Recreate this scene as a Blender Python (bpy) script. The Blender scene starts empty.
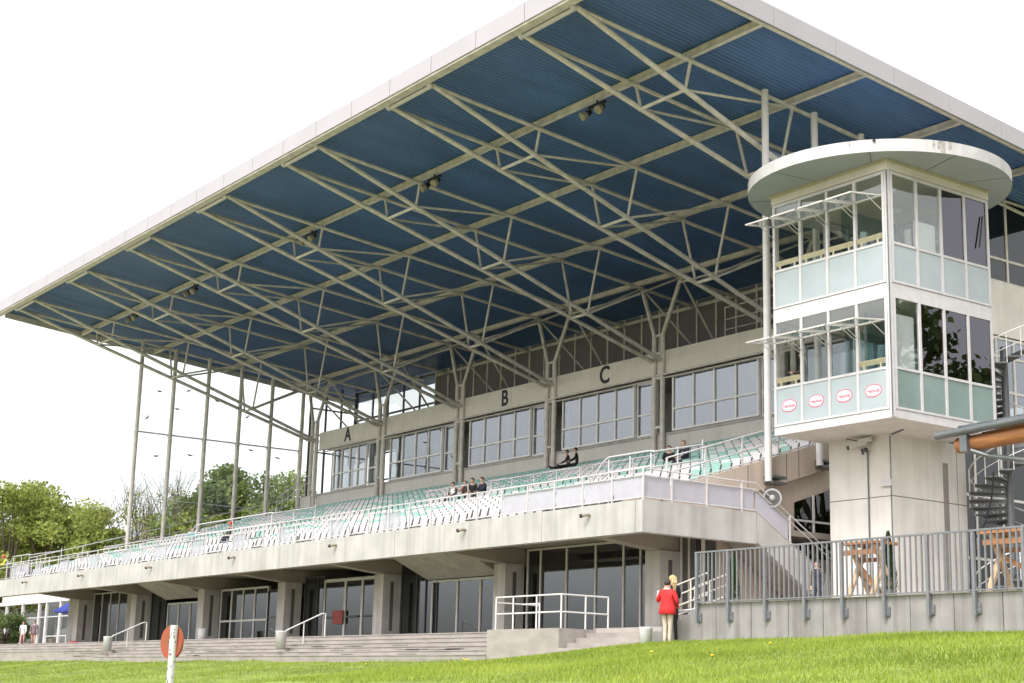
import bpy, bmesh, math, random
import numpy as np
from mathutils import Vector, Matrix
random.seed(7); rng = np.random.default_rng(7)
S = bpy.context.scene
COL = S.collection
R = math.radians

# ------------------------------------------------------------------ helpers
class MB:
    def __init__(s): s.v = []; s.f = []; s.m = []; s.sm = []
    def add(s, vs, fs, m=0, smooth=False):
        o = len(s.v); s.v += [tuple(v) for v in vs]
        for f in fs: s.f.append([i + o for i in f]); s.m.append(m); s.sm.append(smooth)
        return s
    def box(s, x0, x1, y0, y1, z0, z1, m=0):
        if x0 > x1: x0, x1 = x1, x0
        if y0 > y1: y0, y1 = y1, y0
        if z0 > z1: z0, z1 = z1, z0
        v = [(x0,y0,z0),(x1,y0,z0),(x1,y1,z0),(x0,y1,z0),(x0,y0,z1),(x1,y0,z1),(x1,y1,z1),(x0,y1,z1)]
        return s.add(v, [(0,3,2,1),(4,5,6,7),(0,1,5,4),(1,2,6,5),(2,3,7,6),(3,0,4,7)], m)
    def frame(s, p, q, up=(0,0,1)):
        p, q = Vector(p), Vector(q); d = (q - p).normalized(); u = Vector(up)
        if abs(d.dot(u)) > .98: u = Vector((0,1,0))
        a = d.cross(u).normalized(); b = a.cross(d).normalized()
        return p, q, a, b
    def bar(s, p, q, w, h, m=0, up=(0,0,1)):
        p, q, a, b = s.frame(p, q, up); a = a * w / 2; b = b * h / 2
        v = [p-a-b, p+a-b, p+a+b, p-a+b, q-a-b, q+a-b, q+a+b, q-a+b]
        return s.add(v, [(0,1,2,3),(7,6,5,4),(0,4,5,1),(1,5,6,2),(2,6,7,3),(3,7,4,0)], m)
    def tube(s, p, q, r, r2=None, n=8, m=0):
        r2 = r if r2 is None else r2
        p, q, a, b = s.frame(p, q); vs = []
        for c, rr in ((p, r), (q, r2)):
            for i in range(n):
                t = 2*math.pi*i/n; vs.append(c + a*math.cos(t)*rr + b*math.sin(t)*rr)
        fs = [(i, (i+1) % n, n+(i+1) % n, n+i) for i in range(n)]
        s.add(vs, fs, m, True)
        return s.add(vs, [tuple(range(n))[::-1], tuple(range(n, 2*n))], m)
    def path(s, pts, r, n=6, m=0):
        for a, b in zip(pts[:-1], pts[1:]): s.tube(a, b, r, n=n, m=m)
        for p in pts[1:-1]: s.ball(p, r*1.02, 1, m)
        return s
    def ball(s, c, r, sub=1, m=0, sc=(1,1,1)):
        bm = bmesh.new(); bmesh.ops.create_icosphere(bm, subdivisions=sub, radius=1)
        vs = [(c[0]+v.co.x*r*sc[0], c[1]+v.co.y*r*sc[1], c[2]+v.co.z*r*sc[2]) for v in bm.verts]
        fs = [[v.index for v in f.verts] for f in bm.faces]; bm.free()
        return s.add(vs, fs, m, True)
    def prism(s, pts, off, m=0):
        n = len(pts); o = Vector(off); a = [Vector(p) for p in pts]; b = [p + o for p in a]
        return s.add(a + b, [tuple(range(n))[::-1], tuple(range(n, 2*n))] + [(i, (i+1) % n, n+(i+1) % n, n+i) for i in range(n)], m)
    def lathe(s, prof, c, n=24, m=0, smooth=True, axis='z'):
        vs = []
        for r, z in prof:
            for i in range(n):
                t = 2*math.pi*i/n; x, y = r*math.cos(t), r*math.sin(t)
                vs.append((c[0]+x, c[1]+y, c[2]+z) if axis == 'z' else (c[0]+x, c[1]+z, c[2]+y))
        k = len(prof); fs = [(j*n+i, j*n+(i+1) % n, (j+1)*n+(i+1) % n, (j+1)*n+i) for j in range(k-1) for i in range(n)]
        return s.add(vs, fs, m, smooth)
    def build(s, name, mats, parent=None, origin=None):
        base = ORG.get(parent, Vector((0,0,0))) if parent else Vector(origin or (0,0,0))
        me = bpy.data.meshes.new(name)
        me.from_pydata([(v[0]-base.x, v[1]-base.y, v[2]-base.z) for v in s.v], [], s.f)
        mats = mats if isinstance(mats, (list, tuple)) else [mats]
        for mt in mats: me.materials.append(mt)
        if len(mats) > 1: me.polygons.foreach_set('material_index', s.m)
        me.polygons.foreach_set('use_smooth', s.sm)
        me.update()
        return link(name, me, parent, base)
ORG = {}
def link(name, me, parent=None, base=Vector((0,0,0))):
    o = bpy.data.objects.new(name, me); COL.objects.link(o)
    if parent: o.parent = parent
    else: o.location = base
    ORG[o] = Vector(base); return o
def tag(o, label=None, cat=None, group=None, kind=None):
    for k, v in (('label', label), ('category', cat), ('group', group), ('kind', kind)):
        if v: o[k] = v
    return o
def thing(name, label, cat, loc=(0,0,0), group=None):
    o = bpy.data.objects.new(name, None); o.empty_display_size = .3; COL.objects.link(o)
    o.location = loc; ORG[o] = Vector(loc); return tag(o, label, cat, group)
def struct(name, mb, mat): return tag(mb.build(name, mat), kind='structure')

# ------------------------------------------------------------------ materials
def mat(name, col, rough=.6, metal=0., var=.12, scale=3., bump=0., streak=0., col2=None, spec=.5, detail=6., fine=0., stretch=(1,1,1)):
    m = bpy.data.materials.new(name); m.use_nodes = True; nt = m.node_tree; N = nt.nodes; L = nt.links
    b = N['Principled BSDF']; b.inputs['Roughness'].default_value = rough; b.inputs['Metallic'].default_value = metal
    b.inputs['Specular IOR Level'].default_value = spec
    g = N.new('ShaderNodeNewGeometry'); mp = N.new('ShaderNodeMapping'); L.new(g.outputs['Position'], mp.inputs[0])
    mp.inputs['Scale'].default_value = stretch
    nz = N.new('ShaderNodeTexNoise'); L.new(mp.outputs[0], nz.inputs['Vector']); nz.inputs['Scale'].default_value = scale; nz.inputs['Detail'].default_value = detail
    rp = N.new('ShaderNodeValToRGB'); L.new(nz.outputs['Fac'], rp.inputs[0])
    c2 = col2 or tuple(max(0, c*(1-var*1.6)) for c in col); c1 = tuple(min(1, c*(1+var*.6)) for c in col)
    rp.color_ramp.elements[0].position = .3; rp.color_ramp.elements[1].position = .72
    rp.color_ramp.elements[0].color = (*c2, 1); rp.color_ramp.elements[1].color = (*c1, 1)
    out = rp.outputs[0]
    if streak:
        mp2 = N.new('ShaderNodeMapping'); L.new(g.outputs['Position'], mp2.inputs[0]); mp2.inputs['Scale'].default_value = (2.2, 2.2, .12)
        n2 = N.new('ShaderNodeTexNoise'); L.new(mp2.outputs[0], n2.inputs['Vector']); n2.inputs['Scale'].default_value = 1.6; n2.inputs['Detail'].default_value = 8
        r2 = N.new('ShaderNodeValToRGB'); L.new(n2.outputs['Fac'], r2.inputs[0])
        r2.color_ramp.elements[0].position = .34; r2.color_ramp.elements[1].position = .58
        r2.color_ramp.elements[0].color = (1-streak, 1-streak*1.05, 1-streak*1.1, 1); r2.color_ramp.elements[1].color = (1, 1, 1, 1)
        mx = N.new('ShaderNodeMix'); mx.data_type = 'RGBA'; mx.blend_type = 'MULTIPLY'; mx.inputs['Factor'].default_value = 1
        L.new(out, mx.inputs['A']); L.new(r2.outputs[0], mx.inputs['B']); out = mx.outputs['Result']
    L.new(out, b.inputs['Base Color'])
    if bump:
        n3 = N.new('ShaderNodeTexNoise'); L.new(g.outputs['Position'], n3.inputs['Vector']); n3.inputs['Scale'].default_value = fine or scale*8; n3.inputs['Detail'].default_value = 5
        bp = N.new('ShaderNodeBump'); bp.inputs['Strength'].default_value = bump; bp.inputs['Distance'].default_value = .02
        L.new(n3.outputs['Fac'], bp.inputs['Height']); L.new(bp.outputs[0], b.inputs['Normal'])
    return m
def glass(name, tint, refl=.08, rough=.0, gloss=(1,1,1), bump=.05):
    m = bpy.data.materials.new(name); m.use_nodes = True; nt = m.node_tree; N = nt.nodes; L = nt.links
    N.remove(N['Principled BSDF']); o = N['Material Output']
    t = N.new('ShaderNodeBsdfTransparent'); t.inputs[0].default_value = (*tint, 1)
    g = N.new('ShaderNodeBsdfGlossy'); g.inputs['Roughness'].default_value = rough; g.inputs[0].default_value = (*gloss, 1)
    lw = N.new('ShaderNodeFresnel'); gb = N.new('ShaderNodeNewGeometry'); io = N.new('ShaderNodeMath'); io.operation = 'MULTIPLY_ADD'; io.inputs[1].default_value = -.8333; io.inputs[2].default_value = 1.5; L.new(gb.outputs['Backfacing'], io.inputs[0]); L.new(io.outputs[0], lw.inputs['IOR'])
    ad = N.new('ShaderNodeMath'); ad.operation = 'ADD'; ad.use_clamp = True; ad.inputs[1].default_value = refl; L.new(lw.outputs[0], ad.inputs[0])
    # panes are never perfectly flat
    geo = N.new('ShaderNodeNewGeometry'); nz = N.new('ShaderNodeTexNoise'); nz.inputs['Scale'].default_value = .9; nz.inputs['Detail'].default_value = 1
    L.new(geo.outputs['Position'], nz.inputs['Vector'])
    bp = N.new('ShaderNodeBump'); bp.inputs['Strength'].default_value = bump; bp.inputs['Distance'].default_value = .05; L.new(nz.outputs['Fac'], bp.inputs['Height'])
    L.new(bp.outputs[0], g.inputs['Normal'])
    mx = N.new('ShaderNodeMixShader'); L.new(ad.outputs[0], mx.inputs[0]); L.new(t.outputs[0], mx.inputs[1]); L.new(g.outputs[0], mx.inputs[2]); L.new(mx.outputs[0], o.inputs[0])
    return m
def frosted(name, col, through=.35):
    m = mat(name, col, .35, var=.05); nt = m.node_tree; N = nt.nodes; L = nt.links
    t = N.new('ShaderNodeBsdfTransparent'); t.inputs[0].default_value = (.9,.92,.95,1); mx = N.new('ShaderNodeMixShader'); mx.inputs[0].default_value = through
    L.new(N['Principled BSDF'].outputs[0], mx.inputs[1]); L.new(t.outputs[0], mx.inputs[2]); L.new(mx.outputs[0], N['Material Output'].inputs[0]); return m
def leafmat(name, c1, c2, trans=.35, ns=.55, amp=1.1):
    m = bpy.data.materials.new(name); m.use_nodes = True; nt = m.node_tree; N = nt.nodes; L = nt.links
    b = N['Principled BSDF']; b.inputs['Roughness'].default_value = .6; b.inputs['Specular IOR Level'].default_value = .25
    g = N.new('ShaderNodeNewGeometry'); nz = N.new('ShaderNodeTexNoise'); nz.inputs['Scale'].default_value = ns; nz.inputs['Detail'].default_value = 3; L.new(g.outputs['Position'], nz.inputs['Vector'])
    a = N.new('ShaderNodeMath'); a.operation = 'MULTIPLY_ADD'; L.new(g.outputs['Random Per Island'], a.inputs[0]); a.inputs[1].default_value = .6
    s = N.new('ShaderNodeMath'); s.operation = 'MULTIPLY_ADD'; L.new(nz.outputs['Fac'], s.inputs[0]); s.inputs[1].default_value = amp; s.inputs[2].default_value = .2-amp/2
    L.new(s.outputs[0], a.inputs[2])
    rp = N.new('ShaderNodeValToRGB'); L.new(a.outputs[0], rp.inputs[0]); rp.color_ramp.elements[0].color = (*c1,1); rp.color_ramp.elements[1].color = (*c2,1)
    L.new(rp.outputs[0], b.inputs['Base Color'])
    t = N.new('ShaderNodeBsdfTranslucent'); L.new(rp.outputs[0], t.inputs[0]); mx = N.new('ShaderNodeMixShader'); mx.inputs[0].default_value = trans
    L.new(b.outputs[0], mx.inputs[1]); L.new(t.outputs[0], mx.inputs[2]); L.new(mx.outputs[0], N['Material Output'].inputs[0]); return m

M = dict(
 concrete = mat('concrete', (.43,.41,.385), .85, var=.12, scale=1.2, bump=.25, streak=.16, fine=30),
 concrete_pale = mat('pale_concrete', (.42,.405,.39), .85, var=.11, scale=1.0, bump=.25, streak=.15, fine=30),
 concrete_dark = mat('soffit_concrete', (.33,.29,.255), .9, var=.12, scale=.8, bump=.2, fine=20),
 step = mat('step_stone', (.32,.285,.26), .9, var=.16, scale=2.5, bump=.35, streak=0, fine=40, stretch=(.4,1,1)),
 paving = mat('paving', (.36,.315,.285), .9, var=.1, scale=2),
 wall_grey = mat('retaining_concrete', (.275,.26,.255), .85, var=.13, scale=1.8, bump=.3, streak=.32, fine=40),
 cream = mat('cream_render', (.63,.595,.555), .8, var=.07, scale=1.1, bump=.15, streak=.09, fine=60),
 tan = mat('tan_render', (.52,.43,.365), .85, var=.07, scale=1, streak=.08),
 white = mat('white_paint', (.53,.51,.515), .45, var=.06, scale=4, streak=.06),
 offwhite = mat('weathered_white', (.56,.54,.515), .5, var=.07, scale=2.5, streak=.12),
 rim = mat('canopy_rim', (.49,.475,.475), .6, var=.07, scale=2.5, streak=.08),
 steel = mat('painted_steel', (.585,.545,.49), .5, var=.16, scale=2.6, streak=0),
 steel_white = mat('white_steel', (.60,.58,.57), .45, var=.05, scale=3),
 beam_paint = mat('beam_paint', (.60,.565,.50), .6, var=.05, scale=1.5, streak=.05),
 wall_back = mat('back_wall_render', (.58,.555,.52), .8, var=.05, scale=1, streak=.05),
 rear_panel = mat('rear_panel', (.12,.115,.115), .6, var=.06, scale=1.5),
 blue = mat('blue_roof_sheet', (.060,.135,.31), .36, var=.17, scale=.8, stretch=(1,.25,1), metal=0, spec=.5),
 fascia = mat('fascia_metal', (.37,.35,.375), .45, var=.03, scale=.6),
 seam = mat('dark_joint', (.10,.095,.09), .9, var=.05),
 panel = mat('grey_green_panel', (.33,.375,.392), .25, var=.05, scale=1.3, spec=.5),
 panel_side = mat('side_panel_glass', (.215,.28,.27), .12, var=.1, scale=1.0, spec=.6),
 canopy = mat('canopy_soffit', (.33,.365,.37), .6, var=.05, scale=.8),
 ochre = mat('ochre_trim', (.42,.385,.265), .7, var=.08, scale=4),
 lavender = frosted('frosted_infill', (.47,.455,.51), .2),
 infill_thin = frosted('thin_infill', (.50,.49,.52), .62),
 seat_white = mat('white_seat_plastic', (.50,.485,.485), .4, var=.05, scale=6),
 seat_green = mat('green_seat_plastic', (.235,.395,.35), .4, var=.08, scale=6),
 galv = mat('galvanised_steel', (.19,.193,.21), .5, metal=.25, var=.1, scale=8),
 dark_metal = mat('dark_metal', (.05,.05,.055), .5, var=.1),
 spiral = mat('grey_stair_metal', (.12,.125,.13), .5, metal=.3, var=.15, scale=6),
 black = mat('black_paint', (.012,.012,.016), .6, var=.1),
 letter = mat('letter_paint', (.018,.018,.03), .7, var=.05),
 red = mat('red_cloth', (.62,.018,.022), .8, var=.1, scale=9, bump=.2),
 logo_red = mat('logo_red', (.60,.09,.16), .5, var=.03),
 logo_white = mat('logo_white', (.82,.81,.82), .5, var=.03),
 beige = mat('beige_cloth', (.52,.43,.36), .85, var=.1, scale=9),
 navy = mat('navy_cloth', (.02,.024,.04), .85, var=.2, scale=9),
 blackcloth = mat('black_cloth', (.013,.013,.015), .85, var=.2, scale=9),
 brown = mat('brown_cloth', (.085,.06,.045), .85, var=.2, scale=9),
 whitecloth = mat('white_cloth', (.75,.73,.74), .85, var=.06, scale=9),
 pink = mat('pink_cloth', (.68,.42,.42), .85, var=.06, scale=9),
 mauve = mat('mauve_cloth', (.24,.16,.19), .85, var=.1, scale=9),
 teal = mat('teal_cloth', (.10,.40,.45), .85, var=.1, scale=9),
 yellow = mat('yellow_vest', (.75,.53,.03), .8, var=.1, scale=9),
 bluecloth = mat('pale_blue_cloth', (.42,.50,.62), .85, var=.1, scale=9),
 skin = mat('skin', (.52,.30,.215), .55, var=.06, scale=14),
 hair_dark = mat('dark_hair', (.022,.016,.013), .55, var=.3, scale=20),
 hair_blonde = mat('blonde_hair', (.58,.40,.20), .5, var=.25, scale=25),
 hair_grey = mat('brown_grey_hair', (.17,.12,.085), .6, var=.25, scale=20),
 wood = mat('orange_timber', (.33,.135,.045), .55, var=.22, scale=5, stretch=(.3,2.5,2.5)),
 wood_pale = mat('pale_timber', (.46,.32,.19), .6, var=.18, scale=5, stretch=(2.5,2.5,.4)),
 zinc = mat('zinc_sheet', (.15,.165,.17), .4, metal=.5, var=.15, scale=3),
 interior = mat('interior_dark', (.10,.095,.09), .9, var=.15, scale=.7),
 interior_mid = mat('interior_plaster', (.62,.59,.55), .9, var=.05, scale=.7),
 blind = mat('white_blind', (.8,.8,.82), .8, var=.02),
 screen = mat('dark_cabinet', (.02,.022,.03), .4, var=.1),
 sign_red = mat('faded_red_disc', (.30,.045,.022), .6, var=.3, scale=7, col2=(.20,.075,.03)),
 post_white = mat('chipped_white_post', (.55,.54,.54), .6, var=.05, scale=6),
 umbrella = mat('blue_umbrella_cloth', (.02,.035,.22), .8, var=.1),
 bark = mat('bark', (.12,.095,.07), .9, var=.3, scale=6, bump=.5),
 sand = mat('bounce_sand', (.40,.345,.28), .95, var=.12, scale=.6, bump=.3),
seat_leg_gap_shade = mat('seat_bracket', (.10,.10,.105), .6, var=.1),
 horn = mat('horn_grey', (.36,.37,.375), .45, var=.08, scale=5),
 frame_bright = mat('window_frame_paint', (.76,.74,.72), .45, var=.04),
 spot = mat('lamp_housing', (.27,.235,.17), .6, var=.2, scale=9),
 bin = mat('white_bin', (.52,.51,.51), .6, var=.06, scale=5, streak=.1),
 dirt = mat('dirt_stain', (.175,.155,.135), .95, var=.3, scale=6),
 g_clear = glass('clear_glass', (.96,.975,.97), .0, bump=0),
 g_front = glass('shopfront_glass', (.17,.18,.175), .145, gloss=(.84,.88,.90)),
 g_box = glass('box_glass', (.55,.57,.58), .17, gloss=(.84,.87,.92)),
 g_side = glass('tower_dark_glass', (.09,.09,.11), .085, gloss=(.86,.83,.90)),
 g_pale = glass('tower_pale_glass', (.85,.87,.86), .04),
 g_dark = glass('dark_glass', (.10,.11,.11), .02),
 g_teal = glass('teal_glass', (.66,.76,.76), .03),
)
# ------------------------------------------------------------------ ground
ZF = -.2          # floor of the forecourt under the stand
def sstep(a, b, x):
    t = np.clip((x-a)/(b-a), 0, 1); return t*t*(3-2*t)
def lawn_z(x, y):
    x = np.asarray(x, float); y = np.asarray(y, float)
    top = -1.24 + .38*sstep(-4.0, 8.5, x) + .15*sstep(8, 18, x)
    yc = -1.5 - 3.0*sstep(-2.5, 7, x)
    d = np.clip(yc - y, 0, 23)
    z = top - .113*d + .035*np.sin(x*.37+1.3)*np.sin(y*.5) + .02*np.sin(x*1.3+y*.9)
    z = np.where(y > yc, top, z)
    return np.where(y < -24.5, -3.82, np.maximum(z, -3.82))
def grid_obj(name, xs, ys, zf, m):
    X, Y = np.meshgrid(xs, ys); Z = zf(X, Y); n, k = len(xs), len(ys)
    me = bpy.data.meshes.new(name)
    f = [(j*n+i, j*n+i+1, (j+1)*n+i+1, (j+1)*n+i) for j in range(k-1) for i in range(n-1)]
    me.from_pydata(np.stack([X.ravel(), Y.ravel(), Z.ravel()], 1).tolist(), [], f); me.materials.append(m)
    me.polygons.foreach_set('use_smooth', [True]*len(f)); return link(name, me)
m_lawn = mat('lawn_turf', (.20,.265,.04), .9, var=.30, scale=.9, bump=.6, fine=14)
xs = np.concatenate([[-900,-400,-200,-130], np.arange(-100, 45, .8), [60,100,200,400,900]])
ys = np.concatenate([[-900,-300,-120,-70], np.arange(-45, -1.2, .4), [5, 40, 120, 300, 900]])
def lz(X, Y):
    z = lawn_z(X, Y); return np.where(Y > -1.3, -1.3, z)
tag(grid_obj('lawn', xs, ys, lz, m_lawn), kind='structure')
struct('unseen_bounce_track', MB().box(-300,300,-130,-27.5,-3.9,-3.80), M['sand'])  # out-of-view sand sheet, added to throw warm bounce under the roof
# blades of the lawn
def blades(n, x0, x1, y0, y1, hmin, hmax, w, dens=None):
    x = rng.uniform(x0, x1, n); y = rng.uniform(y0, y1, n)
    if dens is not None:
        k = rng.random(n) < dens(x, y); x, y = x[k], y[k]
    return x, y, rng.uniform(hmin, hmax, len(x)), np.full(len(x), w)
def grass(name, sets, m):
    x = np.concatenate([s[0] for s in sets]); y = np.concatenate([s[1] for s in sets]); h = np.concatenate([s[2] for s in sets]); w = np.concatenate([s[3] for s in sets])
    h = h*(.65+.5*(np.sin(x*.8)*np.cos(y*.9+.6)*.5+.5)); n = len(x); z = lawn_z(x, y)-.01
    a = rng.uniform(0, 2*math.pi, n); l = rng.uniform(0, .6, n)*h; b = rng.uniform(0, 2*math.pi, n)
    P = np.empty((n,3,3)); P[:,0] = np.stack([x-np.cos(a)*w, y-np.sin(a)*w, z],1); P[:,1] = np.stack([x+np.cos(a)*w, y+np.sin(a)*w, z],1)
    P[:,2] = np.stack([x+np.cos(b)*l, y+np.sin(b)*l, z+h],1)
    me = bpy.data.meshes.new(name); me.vertices.add(3*n); me.vertices.foreach_set('co', P.ravel())
    me.loops.add(3*n); me.loops.foreach_set('vertex_index', np.arange(3*n)); me.polygons.add(n); me.polygons.foreach_set('loop_start', np.arange(n)*3)
    me.update(calc_edges=True); me.validate(); me.materials.append(m); return tag(link(name, me), kind='stuff')
m_grass = leafmat('grass_blades', (.125,.19,.018), (.37,.435,.07), .3, .20, 1.7)  # broad noise carries turf hue changes and painted shade of the undulations
NF = lambda x, y: ~((x > 7.2) & (y > -4.6))
grass('grass', [blades(70000, -95, 8, -12, -1.75, .05, .12, .012, NF), blades(70000, 4, 25, -16, -4.5, .05, .11, .010, NF)], m_grass)

# forecourt floor and the long flight of steps in front of it
mb = MB(); mb.box(-140, 7.3, .5, 60, ZF-.3, ZF); mb.box(-1.95, 7.3, -.2, .5, ZF-.3, ZF-.003); struct('forecourt', mb, M['paving'])
t = thing('stone_steps', 'long flight of weathered stone steps in front of the ground floor', 'steps', (-30,0,-1.2))
mb = MB()
for i in range(6):
    y = .5-.36*(i+1); z = ZF-.165*i-.002
    xl = -69 if i < 4 else -43+i*.6
    mb.box(xl, -5.79, y, .5-.36*i+.03, -1.6, z-.16); 
    x = xl
    while x < -5.8:
        x2 = min(x+random.uniform(1.7,2.3), -5.79); mb.box(x+.004, x2-.004, y-.005, .5-.36*i-.035, z-.165, z-.036); mb.box(x+.003, x2-.003, y-.03, .5-.36*i-.034, z-.035, z); x = x2
mb.build('step_treads', M['step'], t)
mb = MB()
for k in range(60):
    x = random.uniform(-50,-8); i = random.choice([2,3,4]); y = .5-.36*(i+1); z = ZF-.165*i
    mb.box(x, x+random.uniform(.3,1.6), y-.009, y-.0055, z-.158, z-.158+random.uniform(.015,.06))
mb.build('moss_stain', M['dirt'], t)
t = thing('stone_steps', 'short stone steps between the concrete block and the terrace wall', 'steps', (2,-1,-1.2))
mb = MB()
for i in range(5):
    y = -.2-.38*(i+1); z = ZF-.165*(i+1)
    x = -1.94
    while x < 7.3:
        x2 = min(x+random.uniform(1.6,2.2), 7.3); mb.box(x+.004, x2-.004, y, -.2-.38*i+.02, -1.6, z); x = x2
mb.build('step_treads', M['step'], t)
t = thing('concrete_block', 'low concrete landing block with white rails beside the steps', 'block', (-3.9,-.6,-1.2))
MB().box(-5.78,-1.96,-1.62,.48,-1.7,-.25).build('block_body', M['step'], t)
mb = MB()
pts = [(-5.55,-1.45),(-4.6,-1.45),(-3.35,-1.45),(-1.98-.1,-1.45),(-2.08,-.5),(-2.08,.4)]
for (x,y) in pts: mb.tube((x,y,-.26),(x,y,.78),.028,n=8)
for z in (.78,.25):
    mb.path([(-5.55,-1.45,z),(-2.08,-1.45,z),(-2.08,.4,z)], .028)
mb.path([(-5.55,-1.45,.62),(-5.55,.3,.62),(-5.55,.3,-.25)], .026); mb.path([(-5.55,-.4,.62),(-4.6,-.4,.62),(-4.6,-.4,-.25)], .024)
mb.build('rail', M['steel_white'], t)

# ------------------------------------------------------------------ grandstand
XT = [-3.09-8.78*k for k in range(7)]          # truss axes
XL, XR = -60.1, 2.13                            # roof ends
g = thing('grandstand', 'long racecourse grandstand with blue cantilever roof on pale steel trusses', 'grandstand', (-28,8,0))
ZD = 3.67
# deck front beam, cast in lengths with open joints
js = [0-.34, -5.12, -14.43, -23.8, -33.1, -42.4, -51.7, -62.6]
for a, b in zip(js[:-1], js[1:]):
    mb = MB(); mb.box(b+.012, a-.012, 0, .34, ZD-.995, ZD); mb.build('front_beam', M['concrete_pale'], g)
mb = MB(); mb.box(-.33, 0, .003, 4.83, ZD-.995, ZD-.002); mb.build('end_beam', M['concrete_pale'], g)
MB().box(-62.5, -.02, .06, .30, ZD-.985, ZD-.02).build('joint_filler', M['seam'], g)
# stair beside the end: stringer (outer), treads
mb = MB(); mb.prism([(0,4.855,ZD-.004),(0,11.1,.03),(0,11.1,-.2),(0,9.6,-.2),(0,4.855,2.72)], (-.22,0,0)); mb.build('stair_stringer', M['concrete_pale'], g)
mb = MB()
for i in range(21):
    y = 4.9+i*.295; z = ZD-.172*(i+1); mb.box(-1.72, -.23, y, y+.32, z-.09, z)
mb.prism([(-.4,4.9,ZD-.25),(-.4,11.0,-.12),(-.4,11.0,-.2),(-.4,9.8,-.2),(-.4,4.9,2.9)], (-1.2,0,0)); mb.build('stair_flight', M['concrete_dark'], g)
# deck slab, cross beams, pillars
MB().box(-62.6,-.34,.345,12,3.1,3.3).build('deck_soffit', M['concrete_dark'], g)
MB().box(-1.73,-.34,.35,4.84,3.31,ZD-.01).build('end_walkway', M['concrete'], g)
for x in [XT[0]-8.78*k for k in range(7)]:
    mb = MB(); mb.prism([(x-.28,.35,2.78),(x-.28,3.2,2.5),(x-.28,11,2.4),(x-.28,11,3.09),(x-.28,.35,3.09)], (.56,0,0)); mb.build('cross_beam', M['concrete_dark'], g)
    p = MB().box(x-.37,x+.37,3.1,3.98,ZF,2.5).build('pillar', M['concrete'], g)
    MB().box(x+.371,x+.374,3.45,3.62,ZF+.35,2.2).build('pillar_slot', M['interior'], p)
    MB().box(x-.1,x+.1,3.2,3.55,2.3,2.42).build('pillar_lamp', M['dark_metal'], p)
# ground floor glazing
def glazing(parent, x0, x1, y, z0, z1, xs, zs, fr, gl, fw=.07, name='window', dep=.1, sub=True):
    mb = MB()
    for x in xs: mb.box(x-fw/2, x+fw/2, y-dep/2, y+dep/2, z0, z1)
    seq = sorted(xs)
    for z in zs:
        for a, b in zip(seq[:-1], seq[1:]): mb.box(a+fw/2+.001, b-fw/2-.001, y-dep/2+.004, y+dep/2-.004, z-fw/2, z+fw/2)
    f = mb.build(name, fr, parent)
    mb = MB()
    for a, b in zip(seq[:-1], seq[1:]):
        mb.box(a+fw/2-.01, b-fw/2+.01, y-.006, y+.006, z0+.01, z1-.01)
    mb.build('pane', gl, f); return f
WIN = 4.02
for k in range(7):
    a, b = XT[k]-.4, XT[k]-8.38
    if k == 6: b = XT[k]-3
    if k in (1, 3, 4):                       # white framed doors or windows below a boxed-in stair flight
        x0 = b+.3
        if k == 1:
            glazing(g, b, a, WIN, ZF, 3.0, [b+.02,b+1.2,b+1.9,b+2.75],[2.98], M['dark_metal'], M['g_front'], .05, 'shopfront')
            glazing(g, b, a, WIN, ZF, 2.15, [-17.85,-16.01,-14.39,-12.3],[2.12,ZF+.03], M['offwhite'], M['g_front'], .09, 'shopfront')
        elif k == 3:
            glazing(g, b, a, WIN, ZF, 2.5, [-37.7,-36.5,-35.2,-33.9,-32.5],[2.46,ZF+.03,.9], M['offwhite'], M['g_front'], .1, 'shopfront')
            glazing(g, b, a, WIN, ZF, 2.3, [-32.45,-30.1],[2.27,1.0], M['dark_metal'], M['g_front'], .05, 'shopfront')
        else:
            glazing(g, b, a, WIN, ZF, 3.0, [b+.02,b+1.0,b+1.9],[2.98], M['dark_metal'], M['g_front'], .05, 'shopfront')
            glazing(g, b, a, WIN, ZF, 2.0, [-44.3,-42.9,-41.4,-39.9],[1.97,ZF+.03], M['offwhite'], M['g_front'], .09, 'shopfront')
        if k != 3:
            xa, xb = (-18.2, -12.4) if k == 1 else (-44.6,-39)
            mb = MB(); mb.prism([(xa,2.0,3.08),(xa,WIN-.06,2.2),(xa,WIN-.06,2.36),(xa,2.6,3.09)], (xb-xa-.6,0,0)); mb.build('stair_soffit', M['concrete'], g)
    elif k == 2:
        glazing(g, b, a, WIN, ZF, 2.75, [-28.75,-27.55,-26.95],[2.72], M['dark_metal'], M['g_front'], .05, 'shopfront')
        d = glazing(g, b, a, WIN, ZF, 2.55, [-26.9,-25.0,-23.5,-21.5],[2.5,ZF+.03], M['offwhite'], M['g_front'], .14, 'door')
        mb = MB()
        for x0, x1 in ((-26.7,-25.2),(-24.8,-23.7),(-23.3,-21.7)): mb.box(x0, x1, WIN-.12, WIN-.07, .82, .90)
        mb.build('push_bar', M['dark_metal'], d)
        MB().box(-25.85,-24.95,WIN-.16,WIN-.12,.55,1.15).build('notice_board', mat('faded_notice', (.25,.04,.035), .6), d)
    elif k == 0:
        glazing(g, b, a, WIN, ZF, 3.06, [-11.3,-10.49,-8.91,-7.23,-5.68,-4.77,-4.46,-3.6],[3.03], M['offwhite'], M['g_front'], .075, 'shopfront')
    elif k == 5:
        n = [b+.05+(a-b-.1)*i/6 for i in range(7)]
        glazing(g, b, a, WIN, ZF, 2.9, n[:5],[2.87], M['offwhite'], M['g_front'], .06, 'shopfront')
        MB().box(n[4]+.05,a,WIN-.05,WIN+.05,ZF,3.09).build('infill_wall', M['concrete_dark'], g)
    else:
        MB().box(b, a-1.9, WIN+1.5, WIN+1.6, ZF, 3.09).build('infill_wall', M['wall_back'], g)
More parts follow.
